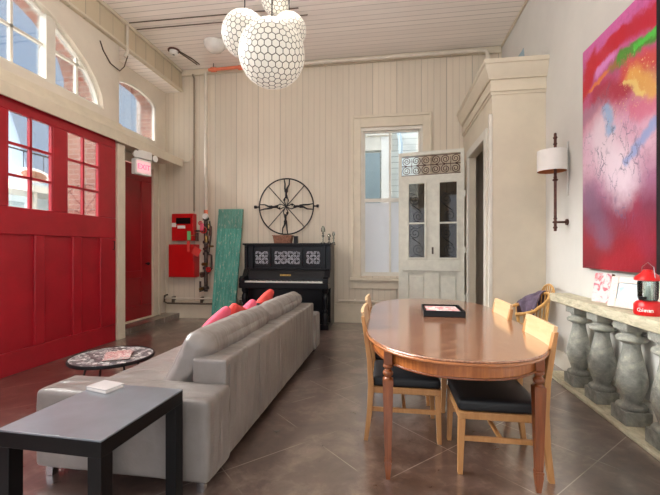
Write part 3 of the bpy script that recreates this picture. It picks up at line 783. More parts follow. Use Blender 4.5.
# local: x negative to the front, y along
SL = 3.12
MB().soft((-.545, SL/2, .165), (1.03, SL-.42, .17), 14, .25, (0, 0, 0), .002).build('seat_base', M['sofa'], sf, smooth=60)
MB().soft((-.555, .148, .30), (1.10, .295, .455), 16, .2, (.004, .008, .006), .004, seed=3).build('arm', M['sofa'], sf, smooth=60)
MB().soft((-.548, SL-.145, .30), (1.095, .29, .455), 16, .2, (.004, .008, .006), .004, seed=6).build('arm', M['sofa'], sf, smooth=60)
MB().soft((-.145, SL/2+.005, .37), (.23, SL-.55, .61), 26, .16, (.003, 0, .0), .006, seed=1).build('backrest', M['sofa'], sf, smooth=60)
cl = (SL-.6)/2
for k, y in enumerate((.3+cl/2, .3+cl*1.5)):
    MB().soft((-.66, y, .345), (.83, cl-.01, .18), 14, .6, (0, 0, .02), .006, seed=4+k).build('seat_cushion', M['sofa'], sf, smooth=60)
    MB().soft((-.33, y, .605), (.19, cl, .46), 24, .8, (.045, .01, .015), .016, rot=(0, math.radians(29), 0), seed=9+k*3).build('back_cushion', M['sofa'], sf, smooth=70)
for y in (.32, .85, 1.4, 1.95, 2.5):
    MB().tube([(-.0265, y, .09), (-.0245, y, .3), (-.0265, y, .64)], .003, 5).build('seam', M['sofa'], sf)
for x in (-.08, -1.05):
    for y in (.07, SL-.08): MB().bb(x-.022, x+.022, y-.022, y+.022, 0, .1).build('leg', M['chrome'], sf, bevel=.003)
PL = [('pink', 3.05, .62, 'bright pink cotton throw pillow, nearest one on the sofa', 14, .42, -1.50),
      ('coral', 3.48, .63, 'coral red throw pillow between the pink ones on the sofa', -16, .40, -1.50),
      ('pink', 3.80, .62, 'small pink throw pillow behind the coral one on the sofa', 22, .35, -1.50),
      ('maroon', 4.04, .61, 'dark maroon throw pillow peeking over the sofa cushion', -10, .34, -1.52),
      ('coral', 4.40, .64, 'large coral red throw pillow at the far end of the sofa', 12, .42, -1.52)]
for mt, y, z, lb, rz, sz, x in PL:
    o = MB().soft((0, 0, 0), (.08, sz, sz), 12, .9, (.05, 0, 0), .006, seed=y)
    o = o.build('throw_pillow', M[mt], smooth=70, loc=(x, y, z))
    o.rotation_euler = (math.radians(rz*1.3), math.radians(28), math.radians(rz*.5)); tag(o, lb, 'pillow', 'throw pillows along the sofa')

# ------------------------------------------------------------------ mosaic table
t = thing('coffee_table', 'round mosaic topped coffee table on thin splayed black legs', 'table', (-2.40, 3.02, 0))
MB().lathe([(0, .405), (.325, .405), (.325, .42), (0, .42)], seg=48).build('tabletop', M['mosaic'], t, smooth=40)
MB().lathe([(.325, .395), (.337, .397), (.34, .41), (.337, .423), (.325, .424), (.325, .395)], seg=48).build('rim', M['iron'], t)
for k in range(4):
    a = PI/4+k*PI/2+.3; MB().tube([(.2*math.cos(a), .2*math.sin(a), .404), (.3*math.cos(a), .3*math.sin(a), 0)], .008, 8).build('leg', M['iron'], t)
mg = thing('magazine', 'glossy magazine on top of the stack on the round mosaic table', 'magazine', (-2.33, 3.0, .432), math.radians(35), 'magazines on the mosaic table')
MB().bb(-.1, .1, -.13, .13, 0, .006).build('pages', M['paper'], mg); MB().bb(-.101, .101, -.131, .131, .006, .008).build('cover', M['mag'], mg)
mg = thing('magazine', 'dark-edged magazine under the glossy one on the round mosaic table', 'magazine', (-2.32, 2.99, .4245), math.radians(28), 'magazines on the mosaic table')
MB().bb(-.1, .1, -.13, .13, 0, .005).build('pages', M['pipe_dark'], mg); MB().bb(-.101, .101, -.131, .131, .005, .007).build('cover', M['mag'], mg)

# ------------------------------------------------------------------ dining table
TX, TY, TH = .425, 3.28, .785
t = thing('dining_table', 'long oval mahogany dining table with extension leaf and tapered legs', 'table', (TX, TY, 0))
def oval(a, L, e, n, m=26):
    """half width a, half length L, end depth e, superellipse power n"""
    pts = []
    for sgn, in ((1,), (-1,)):
        for i in range(m+1):
            th = PI*i/m if sgn == 1 else PI+PI*i/m
            c, s = math.cos(th), math.sin(th)
            x = math.copysign(abs(c)**(2/n)*a, c); y = math.copysign(abs(s)**(2/n)*e, s)
            pts.append((x, y+sgn*(L-e)))
    return pts
op = oval(.585, 1.265, .9, 2.35)
b = MB(); b.prism(op, 2, TH-.012, TH); b.build('tabletop', M['tabletop'], t, bevel=.005)
MB().prism(oval(.588, 1.268, .903, 2.35), 2, TH-.03, TH-.012).build('edge_band', M['edge'], t, bevel=.006, label='honey brown moulded table edge')
ip = oval(.535, 1.215, .86, 2.35)
b = MB(); bm = b.b
ip2 = oval(.515, 1.195, .84, 2.35)
for k, (za, zz) in enumerate(((TH-.105, TH-.028),)):
    A = [bm.verts.new((p[0], p[1], za)) for p in ip]; B = [bm.verts.new((p[0], p[1], zz)) for p in ip]
    C_ = [bm.verts.new((p[0], p[1], za)) for p in ip2]; E_ = [bm.verts.new((p[0], p[1], zz)) for p in ip2]
    for i in range(len(ip)):
        j = (i+1) % len(ip); bm.faces.new((A[i], A[j], B[j], B[i])); bm.faces.new((C_[i], C_[j], E_[j], E_[i])); bm.faces.new((A[i], A[j], C_[j], C_[i]))
bmesh.ops.remove_doubles(bm, verts=bm.verts[:], dist=1e-5)
b.build('apron', M['apron'], t, smooth=50)
bead = oval(.541, 1.221, .865, 2.35)
MB().tube([(p[0], p[1], TH-.106) for p in bead[:-1]], .006, 6, closed=True).build('apron_bead', M['walnut'], t, smooth=60)
def sq_leg(b, secs):
    prev = None
    for r, z in secs:
        ring = [b.b.verts.new((sx*r, sy*r, z)) for sx, sy in ((-1, -1), (1, -1), (1, 1), (-1, 1))]
        if prev:
            for k in range(4): b.b.faces.new((prev[k], prev[(k+1) % 4], ring[(k+1) % 4], ring[k]))
        else: b.b.faces.new(ring[::-1])
        prev = ring
    b.b.faces.new(prev); return b
for lx, ly in ((-.425, -1.01), (.405, -1.01), (-.425, 1.01), (.405, 1.01)):
    b = MB(); sq_leg(b, [(.024, .68), (.024, TH-.028)])
    b.lathe([(.022, .68), (.03, .672), (.03, .662), (.018, .652), (.016, .645), (.029, .635), (.031, .625), (.026, .612), (.018, .605), (.02, .6), (.03, .592)], seg=16)
    sq_leg(b, [(.03, .592), (.031, .585), (.019, .12)])
    sq_leg(b, [(.0225, .12), (.0225, .105)]); sq_leg(b, [(.0195, .105), (.021, .09), (.012, 0)])
    b.build('leg', M['walnut'], t, loc=(lx, ly, 0), bevel=.0015)
# tray and papers
tr = thing('tray', 'square dark tray on the dining table', 'tray', (.475, 3.5, TH+.001), math.radians(-2))
b = MB().bb(-.16, .16, -.19, .19, 0, .008).bb(-.17, .17, -.2, -.188, 0, .052).bb(-.17, .17, .188, .2, 0, .052).bb(-.17, -.158, -.188, .188, 0, .052).bb(.158, .17, -.188, .188, 0, .052)
b.build('box', M['black_lac'], tr, bevel=.002)
tag(MB().bb(-.14, .14, -.165, .165, 0, .03).build('brochure', M['mag2'], loc=(.475, 3.5, TH+.0105)), 'red and white printed brochures lying inside the dark tray', 'brochure')

# ------------------------------------------------------------------ dining chairs
def make_chair():
    t = thing('dining_chair', '', 'chair', group='beech dining chairs around the oval table')
    hw = .225
    MB().bb(-.235, .25, -hw, hw, .335, .38).build('seat_frame', M['birch_leg'], t, bevel=.005)
    MB().soft((.012, 0, .413), (.475, .44, .075), 10, .7, (0, 0, .012)).build('seat', M['seat_black'], t, smooth=60)
    for s in (-1, 1):
        y = s*(hw-.019)
        b = MB()
        def blk(b, pts, w=.018):
            prev = None
            for x, z, r in pts:
                ring = [b.b.verts.new((x+sx*r, sy*w, z)) for sx, sy in ((-1, -1), (1, -1), (1, 1), (-1, 1))]
                if prev:
                    for k in range(4): b.b.faces.new((prev[k], prev[(k+1) % 4], ring[(k+1) % 4], ring[k]))
                else: b.b.faces.new(ring[::-1])
                prev = ring
            b.b.faces.new(prev)
        blk(b, [(.238, 0, .014), (.232, .2, .018), (.228, .335, .021)]); b.build('leg', M['birch_leg'], t, bevel=.003, loc=(0, y, 0))
        b = MB(); blk(b, [(-.27, 0, .015), (-.245, .2, .018), (-.235, .40, .02), (-.245, .58, .018), (-.27, .75, .016), (-.292, .875, .012)])
        b.build('leg', M['birch_leg'], t, bevel=.003, loc=(0, s*(hw-.002), 0))
        MB().bb(-.24, .225, y-.009, y+.009, .2, .23).build('stretcher', M['birch_leg'], t, bevel=.003)
    MB().bb(-.012, .012, -hw+.03, hw-.03, .205, .225).build('stretcher', M['birch_leg'], t, bevel=.003)
    b = MB(); n = 10
    for k in range(n):
        a, c = -hw-.0+2*hw*k/n, -hw-.0+2*hw*(k+1)/n
        def bow(y): return -.285-.01*(1-(y/hw)**2)
        b.box(((bow(a)+bow(c))/2, (a+c)/2, .845), (.02, (c-a)*1.06, .125), (0, math.radians(-9), -math.atan2(bow(c)-bow(a), c-a)))
    b.build('top_rail', M['birch'], t, smooth=50)
    MB().box((-.258, 0, .70), (.016, 2*hw-.03, .05), (0, math.radians(-11), 0)).build('back_slat', M['birch'], t, bevel=.004)
    return t
c0 = make_chair()
CH = [(.115, 2.94, 0, 'beech dining chair tucked under the left side of the table, nearest the camera'),
      (.105, 3.60, 0, 'beech dining chair on the left side of the table, behind the nearest chair'),
      (.668, 2.60, PI, 'beech dining chair at the right near end, its black seat wholly in view'),
      (.69, 3.47, PI, 'beech dining chair on the right side of the table beside the windsor armchair')]
for i, (x, y, rz, lb) in enumerate(CH):
    o = c0 if i == 0 else copy_tree(c0)
    o.location = (x, y, 0); o.rotation_euler = (0, 0, rz); o['label'] = lb

# ------------------------------------------------------------------ windsor chair
t = thing('windsor_chair', 'honey oak windsor armchair in the corner by the closet', 'chair', (1.60, 4.78, 0), PI)
# local x = forward (towards -X world), y = sideways
b = MB(); n = 28; b.prism([(.25*math.cos(2*PI*i/n)*(1 if math.cos(2*PI*i/n) > 0 else .9), .25*math.sin(2*PI*i/n)) for i in range(n)], 2, .41, .45); b.build('seat', M['oak'], t, bevel=.01)
def armz(u): return .64+.20*(0 if u < 0 else u)     # rises towards the back
def arm(th):
    x = -.25*math.cos(th)-.0; y = .26*math.sin(th)
    return x, y
pts = [(.19, -.255, .625), (.1, -.27, .64), (0, -.275, .665)]
for i in range(13):
    th = -PI/2+PI*i/12; pts.append((-.03-.22*math.cos(th), .27*math.sin(th), .69+.15*math.cos(th)))
pts += [(0, .275, .665), (.1, .27, .64), (.19, .255, .625)]
MB().tube(pts, [.022]+[.019]*(len(pts)-2)+[.022], 10).build('arm_rail', M['oak'], t, smooth=60)
hp = [(-.245-.02*math.sin(PI*i/12), -.17*math.cos(PI*i/12), .82+.125*math.sin(PI*i/12)) for i in range(13)]
MB().tube(hp, .013, 8).build('crest_hoop', M['oak'], t, smooth=60)
for i in range(15):
    th = math.radians(-92+184*i/14); x1, y1 = -.03-.22*max(0, math.cos(th)), .27*math.sin(th); zt = .69+.15*max(0, math.cos(th))
    if i in (0, 14): x1 = .02
    MB().tube([(x1*.85, y1*.82, .44), (x1, y1, zt)], .0075, 6).build('spindle', M['oak'], t)
for k in range(5):
    y = -.10+.05*k; MB().tube([(-.247, y, .83), (-.26, y, .82+.125*math.sqrt(1-(y/.17)**2))], .0065, 6).build('spindle', M['oak'], t)
for s in (-1, 1):
    MB().tube([(.13, s*.21, .44), (.16, s*.262, .635)], .012, 8).build('arm_post', M['oak'], t)
    MB().tube([(.15, s*.15, .415), (.2, s*.21, 0)], [.02, .013], 8).build('leg', M['oak'], t)
    MB().tube([(-.15, s*.14, .415), (-.215, s*.2, 0)], [.02, .013], 8).build('leg', M['oak'], t)
    MB().tube([(.185, s*.185, .17), (-.185, s*.175, .17)], .01, 8).build('stretcher', M['oak'], t)
MB().tube([(0, -.17, .17), (0, .17, .17)], .01, 8).build('stretcher', M['oak'], t)
# blanket over the far back corner of the chair
def blanket():
    bm = bmesh.new(); nu, nv = 22, 22; rows = []
    from mathutils import noise
    for i in range(nu+1):
        u = i/nu; row = []
        th = math.radians(10+88*u)    # along the arm rail (world side: y negative local => far side is -y after turning)
        ex, ey = -.03-.22*math.cos(th), -.27*math.sin(th); ez = .69+.15*math.cos(th)
        for j in range(nv+1):
            v = j/nv   # 0 outside hanging, over the rail at .3, inside to the seat
            w = noise.noise(Vector((u*5, v*7, 2)))*.018
            if v < .3: k = v/.3; r = 1.13; z = ez+.02-(1-k)*.16
            else: k = (v-.3)/.7; r = 1.0-.55*k**.8; z = ez+.035*math.sin(PI*k)+.022-(ez-.55)*k**1.2
            p = Vector((ex*r, ey*r, z+w)); p.x += w*.6
            row.append(bm.verts.new(p))
        rows.append(row)
    for i in range(nu):
        for j in range(nv): bm.faces.new((rows[i][j], rows[i+1][j], rows[i+1][j+1], rows[i][j+1]))
    me = bpy.data.meshes.new('blanket'); bm.to_mesh(me); bm.free(); me.materials.append(M['blanket']); me.shade_smooth()
    o = bpy.data.objects.new('blanket', me); COL.objects.link(o); o.location = (1.60, 4.78, 0); o.rotation_euler = (0, 0, PI)
    m = o.modifiers.new('t', 'SOLIDIFY'); m.thickness = .018; m.offset = 1
    m = o.modifiers.new('s', 'SUBSURF'); m.levels = 1; m.render_levels = 1
    return o
tag(blanket(), 'purple grey folded blanket draped over the back of the windsor armchair', 'blanket')

# ------------------------------------------------------------------ balustrade
t = thing('balustrade', 'weathered grey stone balustrade with turned balusters along the right wall', 'balustrade', (1.86, 0, 0))
MB().bb(-.125, .085, 1.75, 4.45, .80, .885).build('rail', M['rail'], t, bevel=.012)
MB().bb(-.15, .085, 1.7, 4.5, 0, .028).build('plinth_course', M['rail'], t, bevel=.006)
prof = [(.1, .13), (.105, .14), (.108, .152), (.1, .168), (.085, .175), (.078, .185), (.08, .2), (.092, .23), (.108, .27), (.12, .31), (.125, .345), (.123, .38), (.112, .43), (.095, .49), (.08, .545), (.07, .59),
        (.066, .62), (.07, .635), (.095, .645), (.108, .658), (.11, .672), (.1, .69), (.08, .70), (.076, .715), (.086, .722), (.086, .735)]
prof = [(r*(.84 if r < .1 or .2 < z < .6 else .95), z) for r, z in prof]
for y in (4.06, 3.655, 3.245, 2.835, 2.425, 2.015):
    b = MB(); b.lathe(prof, (-.005, 0, 0), 28)
    b.bb(-.1, .082, -.1, .1, .028, .132).bb(-.09, .08, -.09, .09, .733, .80)
    b.build('baluster', M['stone'], t, loc=(0, y, 0), bevel=.006, smooth=45)

# things on the rail
def easel_flat(name, label, cat, loc, rz, w, h, d, tilt, face, edge, inner=None, group=None):
    t = thing(name, label, cat, loc, rz)
    t.rotation_euler = (0, tilt, rz)
    return t
# local: facing -X, leaning back (towards +X)
cd = thing('greeting_card', 'white and pink printed book standing on the balustrade beside the frame', 'book', (1.86, 3.70, .887), math.radians(18))
cd.rotation_euler = (0, math.radians(10), math.radians(20))
MB().bb(-.001, .022, -.08, .08, 0, .255).build('pages', M['paper'], cd); MB().bb(-.004, -.001, -.082, .082, 0, .258).build('cover', M['cardprint'], cd)
MB().bb(-.004, .026, -.086, -.081, 0, .258).build('spine', M['wood_dark'], cd)
fr = thing('picture_frame', 'speckled pink picture frame with a pale photo on the balustrade', 'picture frame', (1.865, 3.30, .888), 0)
fr.rotation_euler = (0, math.radians(14), math.radians(26))
w2, h2 = .165, .25
b = MB().bb(-.01, .012, -w2, -w2+.1, 0, h2).bb(-.01, .012, w2-.06, w2, 0, h2).bb(-.01, .012, -w2+.1, w2-.06, 0, .07).bb(-.01, .012, -w2+.1, w2-.06, h2-.05, h2)
b.build('frame', M['mosaic_frame'], fr, bevel=.003)
MB().bb(-.002, .002, -w2+.1, w2-.06, .07, h2-.05).build('photo', M['photo'], fr)
MB().bb(.012, .016, -w2+.005, w2-.005, .005, h2-.005).build('backing', M['wood_dark'], fr)
ln = thing('lantern', 'red camping lantern with glass globe on the balustrade', 'lantern', (1.838, 3.03, .886))
ln.scale = (1.0, 1.0, 1.04)
MB().lathe([(0, 0), (.078, 0), (.084, .012), (.084, .07), (.07, .092), (.05, .1), (0, .1)], seg=32).build('base', M['red_metal'], ln)
MB().lathe([(.052, .1), (.06, .12), (.062, .22), (.058, .235), (.055, .235), (.058, .22), (.056, .12), (.05, .1)], seg=28).build('globe', M['jar'], ln)
MB().lathe([(.07, .235), (.082, .24), (.075, .262), (.04, .29), (.03, .31), (0, .313)], seg=28).build('cap', M['red_metal'], ln)
MB().lathe([(.02, .1), (.02, .14), (.013, .2), (0, .205)], seg=12).build('mantle', M['paper'], ln)
MB().lathe([(.02, 0), (.024, .006), (.024, .02), (0, .022)], (-.062, -.045, .11), 12).build('knob', M['iron'], ln)
MB().tube([(0, .062, .11), (0, .07, .24)], .003, 6).tube([(0, -.062, .11), (0, -.07, .24)], .003, 6).tube([(0, -.075, .25), (0, -.06, .33), (0, 0, .36), (0, .06, .33), (0, .075, .25)], .003, 6).build('bail', M['chrome'], ln)
lb = bmesh.new()
for i, ch in enumerate('Coleman'):
    a = math.radians(228)+(i-3)*.15
    o = text('logo', ch, .036, M['white'], None, (0, 0, 0), (0, 0, 0), .0006)
    o.data.transform(Matrix.Translation((.0848*math.cos(a), .0848*math.sin(a), .038)) @ Matrix.Rotation(a+PI/2, 4, 'Z') @ Matrix.Rotation(PI/2, 4, 'X'))
    lb.from_mesh(o.data); bpy.data.objects.remove(o)
me = bpy.data.meshes.new('logo'); lb.to_mesh(me); lb.free(); me.materials.append(M['white'])
o = bpy.data.objects.new('logo', me); COL.objects.link(o); o.parent = ln

# ------------------------------------------------------------------ painting & sconce
pt = thing('painting', 'tall abstract canvas in reds and pinks hanging on the right wall', 'painting', (0, 0, 0))
MB().bb(1.905, 1.908, 3.055, 4.095, 1.175, 3.30).build('canvas', M['paint'], pt, smooth=0)
MB().bb(1.908, 1.966, 3.054, 4.096, 1.174, 3.301).build('stretcher', M['canvas_side'], pt, smooth=0)
sc = thing('wall_sconce', 'rusty bronze wall sconce with white drum shade left of the painting', 'wall lamp', (1.84, 4.56, 0))
b = MB(); b.tube([(0, 0, 1.56), (0, 0, 2.64)], .015, 10)
for z, r in ((1.6, .024), (1.66, .03), (1.7, .02), (2.13, .03), (2.16, .02), (2.42, .018), (2.47, .026), (2.53, .022), (2.6, .024), (2.64, .015)): b.lathe([(0, -.016), (r*.7, -.012), (r, 0), (r*.7, .012), (0, .016)], (0, 0, z), 14)
b.build('pole', M['rust'], sc)
MB().tube([(0, 0, 2.33), (.125, 0, 2.33)], .009, 8).build('wall_arm', M['rust'], sc)
b = MB().tube([(0, 0, 1.66), (.125, 0, 1.66)], .012, 8)
b.lathe([(0, .112), (.035, .113), (.035, .126), (0, .126)], (0, 0, 1.66), 16, axis=0); b.build('wall_arm', M['rust'], sc)
MB().bb(.11, .126, -.03, .03, 1.95, 2.55).build('backplate', M['plaster_right'], sc, bevel=.004)
b = MB(); bm = b.b; R0 = .148; cx = -.035
ringA = [bm.verts.new((cx+R0*math.cos(2*PI*i/40), R0*math.sin(2*PI*i/40), 2.225)) for i in range(40)]
ringB = [bm.verts.new((cx+R0*math.cos(2*PI*i/40), R0*math.sin(2*PI*i/40), 2.455)) for i in range(40)]
for i in range(40): bm.faces.new((ringA[i], ringA[(i+1) % 40], ringB[(i+1) % 40], ringB[i]))
sh = b.build('lamp_shade', M['linen'], sc, smooth=60)
b = MB(); bm = b.b; R1 = .144
ringA = [bm.verts.new((cx+R1*math.cos(2*PI*i/40), R1*math.sin(2*PI*i/40), 2.226)) for i in range(40)]
ringB = [bm.verts.new((cx+R1*math.cos(2*PI*i/40), R1*math.sin(2*PI*i/40), 2.454)) for i in range(40)]
for i in range(40): bm.faces.new((ringA[i], ringA[(i+1) % 40], ringB[(i+1) % 40], ringB[i]))
b.build('shade_lining', M['shade_in'], sh, smooth=60)

# ------------------------------------------------------------------ piano
pn = thing('upright_piano', 'antique black upright piano with carved fretwork panels against the back wall', 'piano', (-1.77, 6.985, 0))
PW = .785
# x -PW..PW, y 0 at the back, negative to the front
MB().bb(-PW+.03, PW-.03, -.42, 0, .05, 1.42).build('case', M['piano'], pn, bevel=.006)
MB().bb(-PW-.02, PW+.02, -.50, .01, 1.44, 1.47).bb(-PW, PW, -.47, .005, 1.42, 1.44).build('lid', M['piano'], pn, bevel=.006)
for s in (-1, 1):
    MB().bb(s*PW-(.05 if s > 0 else 0), s*PW+(0 if s > 0 else .05), -.46, 0, 0, 1.42).build('side_panel', M['piano'], pn, bevel=.006)
    b = MB().bb(s*(PW-.13)-.035, s*(PW-.13)+.035, -.475, -.42, .88, 1.42); b.build('pilaster', M['piano'], pn, bevel=.004)
    # scrolled cheek at the key end
    b = MB().prism([(-.72, .79), (-.72, .86), (-.66, .9), (-.58, .88), (-.52, .97), (-.47, 1.02), (-.44, 1.02), (-.44, .79)], 0, s*(PW-.05)-.05, s*(PW-.05)+.05)
    b.build('key_cheek', M['piano'], pn, bevel=.01)
    b = MB().lathe([(.06, .09), (.06, .12), (.045, .13), (.05, .15), (.055, .22), (.04, .26), (.03, .28), (.045, .30), (.045, .32), (.03, .34), (.04, .42), (.052, .5), (.05, .56), (.03, .6), (.045, .62), (.055, .64), (.055, .69)], (s*(PW-.07), -.62, 0), 18)
    b.bb(s*(PW-.07)-.07, s*(PW-.07)+.07, -.70, -.42, 0, .09); b.build('leg', M['piano'], pn, bevel=.004)
MB().bb(-PW, PW, -.72, -.40, .69, .79).build('keybed', M['piano'], pn, bevel=.008)
MB().bb(-PW+.1, PW-.1, -.69, -.54, .79, .815).build('keys', M['ivory'], pn, label='white piano keys')
b = MB()
for o in range(52):
    if o % 7 in (0, 1, 3, 4, 5):
        x = -PW+.1+(o+1)*(2*PW-.2)/52; b.bb(x-.006, x+.006, -.64, -.545, .815, .826)
b.build('black_keys', M['piano'], pn)
MB().prism([(-.54, .79), (-.52, .96), (-.49, 1.0), (-.42, 1.0), (-.42, .79)], 0, -PW+.1, PW-.1).build('fallboard', M['piano'], pn, bevel=.004)
MB().bb(-PW+.05, PW-.05, -.50, -.42, 1.0, 1.03).build('music_shelf', M['piano'], pn, bevel=.006)
b = MB(); x = -.1
for k, wd in enumerate((.022, .016, .018, .02, .012, .02, .018, .016)): b.bb(x, x+wd, -.534, -.528, .895, .925); x += wd+.007
b.build('maker_lettering', M['gold'], pn)
b = MB().bb(-PW+.1, PW-.1, -.425, -.40, .12, .66); b.build('lower_panel', M['piano'], pn, bevel=.004)
M['fret'] = plain('worn silvery fretwork', (196, 198, 208), .4, metal=.2, var=.15)
for (a, c) in ((-.595, -.345), (-.235, .235), (.345, .595)):
    f = MB().bb(a-.045, c+.045, -.445, -.42, 1.33, 1.39).bb(a-.045, c+.045, -.445, -.42, 1.06, 1.1).bb(a-.045, a, -.445, -.42, 1.1, 1.33).bb(c, c+.045, -.445, -.42, 1.1, 1.33)
    f = f.build('panel_frame', M['piano'], pn, bevel=.004)
    b = MB(); rr = random.Random(int(a*100))
    nx = max(3, round((c-a)/.058))
    for i in range(nx):
        for j in range(4):
            cx, cz = a+(c-a)*(i+.5)/nx, 1.1+.23*(j+.5)/4
            sg_ = 1 if (i+j) % 2 else -1
            b.tube([(p[0], -.43, p[2]) for p in spiral(cx, cz, .027, 1.2, sg_, rr.random()*6, 0, 10)], .0055, 5)
            b.tube([(cx-.028, -.43, cz-.02*sg_), (cx, -.43, cz+.005), (cx+.03, -.43, cz+.027*sg_)], .005, 5)
    b.build('fretwork', M['fret'], f, label='silvery carved fretwork')

bs = thing('planter_basket', 'terracotta coloured rectangular basket on top of the piano', 'basket', (-1.89, 6.72, 1.4715))
bs.scale = (.9, 1, .95)
b = MB(); bm = b.b
def frus(b, w0, d0, w1, d1, z0, z1):
    A = [b.b.verts.new((sx*w0, sy*d0, z0)) for sx, sy in ((-1, -1), (1, -1), (1, 1), (-1, 1))]
    B = [b.b.verts.new((sx*w1, sy*d1, z1)) for sx, sy in ((-1, -1), (1, -1), (1, 1), (-1, 1))]
    b.b.faces.new(A[::-1]); b.b.faces.new(B)
    for k in range(4): b.b.faces.new((A[k], A[(k+1) % 4], B[(k+1) % 4], B[k]))
frus(b, .165, .07, .19, .09, 0, .14); b.build('body', M['basket'], bs)
MB().tube([(-.195, -.095, .145), (.195, -.095, .145), (.195, .095, .145), (-.195, .095, .145)], .01, 6, closed=True).build('rim', M['basket'], bs)
tag(MB().bb(-.035, .035, -.04, .04, 0, .13).build('tin', M['iron'], loc=(-1.65, 6.72, 1.4715), bevel=.004), 'small dark square tin beside the basket on the piano', 'tin')
def candlestick(x, h, label, k=1.0):
    t = thing('glass_candlestick', label, 'candlestick', (x, 6.74, 1.4715), 0, 'glass ornaments on the right end of the piano')
    MB().lathe([(0, 0), (.045*k, 0), (.045*k, .01), (.012, .025), (.012, h*.35), (.03*k, h*.42), (.012, h*.5), (.022*k, h*.58), (.01, h*.62), (0, h*.62)], seg=14).build('stem', M['jar'], t)
    MB().lathe([(.008, h*.62), (.04*k, h*.68), (.034*k, h*.85), (.018*k, h), (0, h)], seg=14).build('cup', M['jar'], t)
candlestick(-1.155, .31, 'tallest of the clear glass ornaments on the piano')
candlestick(-1.045, .17, 'short clear glass ornament in the middle of the trio on the piano', .8)
candlestick(-.965, .21, 'clear glass ornament at the outermost right end of the piano', .7)

# ------------------------------------------------------------------ wheel on the wall
wc = (-1.9, 6.965, 2.17); R = .525
wh = thing('wheel_sculpture', 'black iron wheel sculpture with figure-shaped spokes on the wall above the piano', 'sculpture', wc)
MB().tube([(R*math.cos(2*PI*i/64), 0, R*math.sin(2*PI*i/64)) for i in range(64)], .013, 8, closed=True).build('rim', M['iron'], wh, smooth=60)
for a in (48, 132): 
    c, s = math.cos(math.radians(a)), math.sin(math.radians(a)); MB().tube([(-R*c, .006, -R*s), (R*c, .006, R*s)], .009, 6).build('spoke', M['iron'], wh)
def figure(ang):
    """a gaunt standing figure reaching to the hub: legs at the rim, arms at the hub"""
    b = MB(); A = math.radians(ang); c, s = math.cos(A), math.sin(A)
    def P(r, t, y=-.012): return (r*c-t*s, y, r*s+t*c)
    b.tube([P(.515, .055), P(.42, .035), P(.34, .03, -.03), P(.27, .012, -.02)], [.010, .014, .017, .024], 8)
    b.tube([P(.515, -.05), P(.41, -.045), P(.34, -.01, -.02), P(.27, -.008, -.02)], [.010, .013, .017, .022], 8)
    b.tube([P(.28, 0, -.02), P(.23, .004, -.025), P(.18, -.004, -.025), P(.15, 0, -.02)], [.024, .020, .027, .02], 8)
    b.lathe([(0, -.022), (.014, -.015), (.018, 0), (.014, .015), (0, .022)], P(.125, .03, -.03), 10)
    b.tube([P(.17, .02, -.02), P(.12, .05, -.02), P(.06, .02), P(.0, .0)], [.012, .01, .009, .008], 6)
    b.tube([P(.17, -.02, -.02), P(.11, -.045, -.02), P(.06, -.03), P(.0, .0)], [.012, .01, .009, .008], 6)
    return b
for a in (0, 90, 180, 270): figure(a+random.uniform(-3, 3)).build('figure_spoke', M['iron'], wh, smooth=60)
for s in (-1, 1):
    MB().tube([(s*R, 0, 0), (s*(R+.05), 0, 0), (s*(R+.06), 0, 0), (s*(R+.1), 0, 0)], [.014, .014, .03, .03], 10).build('axle_stub', M['iron'], wh)
    MB().tube([(s*(R+.08), 0, 0), (s*(R+.08), .08, 0)], .01, 8).build('wall_pin', M['iron'], wh)

# ------------------------------------------------------------------ turquoise board
gb = bpy.data.objects.new('plank', None)
bm = MB(); bm.prism([(-.255, 0), (.205, 0), (.245, 2.15), (-.25, 2.15)], 1, -.02, .02)
o = bm.build('painted_plank', M['green'], bevel=.004, loc=(-3.03, 6.73, 0.0))
o.rotation_euler = (math.radians(-6.2), math.radians(1.0), 0)
tag(o, 'worn turquoise painted plank leaning on the wall beside the piano', 'plank')

# ------------------------------------------------------------------ fire equipment
b_ = thing('fire_alarm_box', 'upper red metal alarm box with dark window on the back wall', 'alarm box', (-3.97, 7.04, 0))
MB().bb(-.225, .225, -.14, 0, 1.53, 2.06).build('case', M['red_metal'], b_, bevel=.008)
MB().bb(-.13, .17, -.147, -.139, 1.86, 1.98).build('window', M['black_lac'], b_)
MB().bb(-.22, -.13, -.147, -.139, 1.8, 1.88).bb(-.1, .06, -.147, -.139, 1.77, 1.83).build('sticker', M['paper'], b_)
c_ = thing('fire_cabinet', 'lower plain red metal cabinet under the alarm box', 'cabinet', (-3.955, 7.04, 0))
MB().bb(-.27, .27, -.2, 0, .82, 1.46).build('case', M['red_metal'], c_, bevel=.008)
MB().bb(-.255, .255, -.21, -.199, .835, 1.445).build('door', M['red_metal'], c_, bevel=.004)
v_ = thing('sprinkler_riser', 'sprinkler riser with valves, gauge and red fittings between red boxes and plank', 'pipework', (-3.47, 6.88, 0))
MB().tube([(0, 0, 2.1), (0, 0, 4.78)], .032, 12).build('pipe', M['pipe_white'], v_)
MB().tube([(0, 0, 1.98), (0, 0, 2.12)], .038, 12).build('coupling', M['orange'], v_)
b = MB().tube([(0, 0, .55), (0, 0, 2.0)], .036, 12)
for z in (.62, 1.0, 1.28, 1.5, 1.75, 1.95): b.lathe([(.036, -.03), (.06, -.025), (.06, .025), (.036, .03)], (0, 0, z), 16)
b.tube([(0, -.02, 1.7), (-.12, -.06, 1.72), (-.2, -.02, 1.72), (-.22, .1, 1.72)], .018, 8)
b.tube([(0, -.02, 1.3), (.14, -.06, 1.25), (.15, -.06, 1.0), (.05, -.03, .9)], .02, 8)
b.tube([(0, -.02, 1.85), (.1, -.05, 1.9), (.12, -.04, 1.6), (.08, -.04, 1.3)], .014, 8)
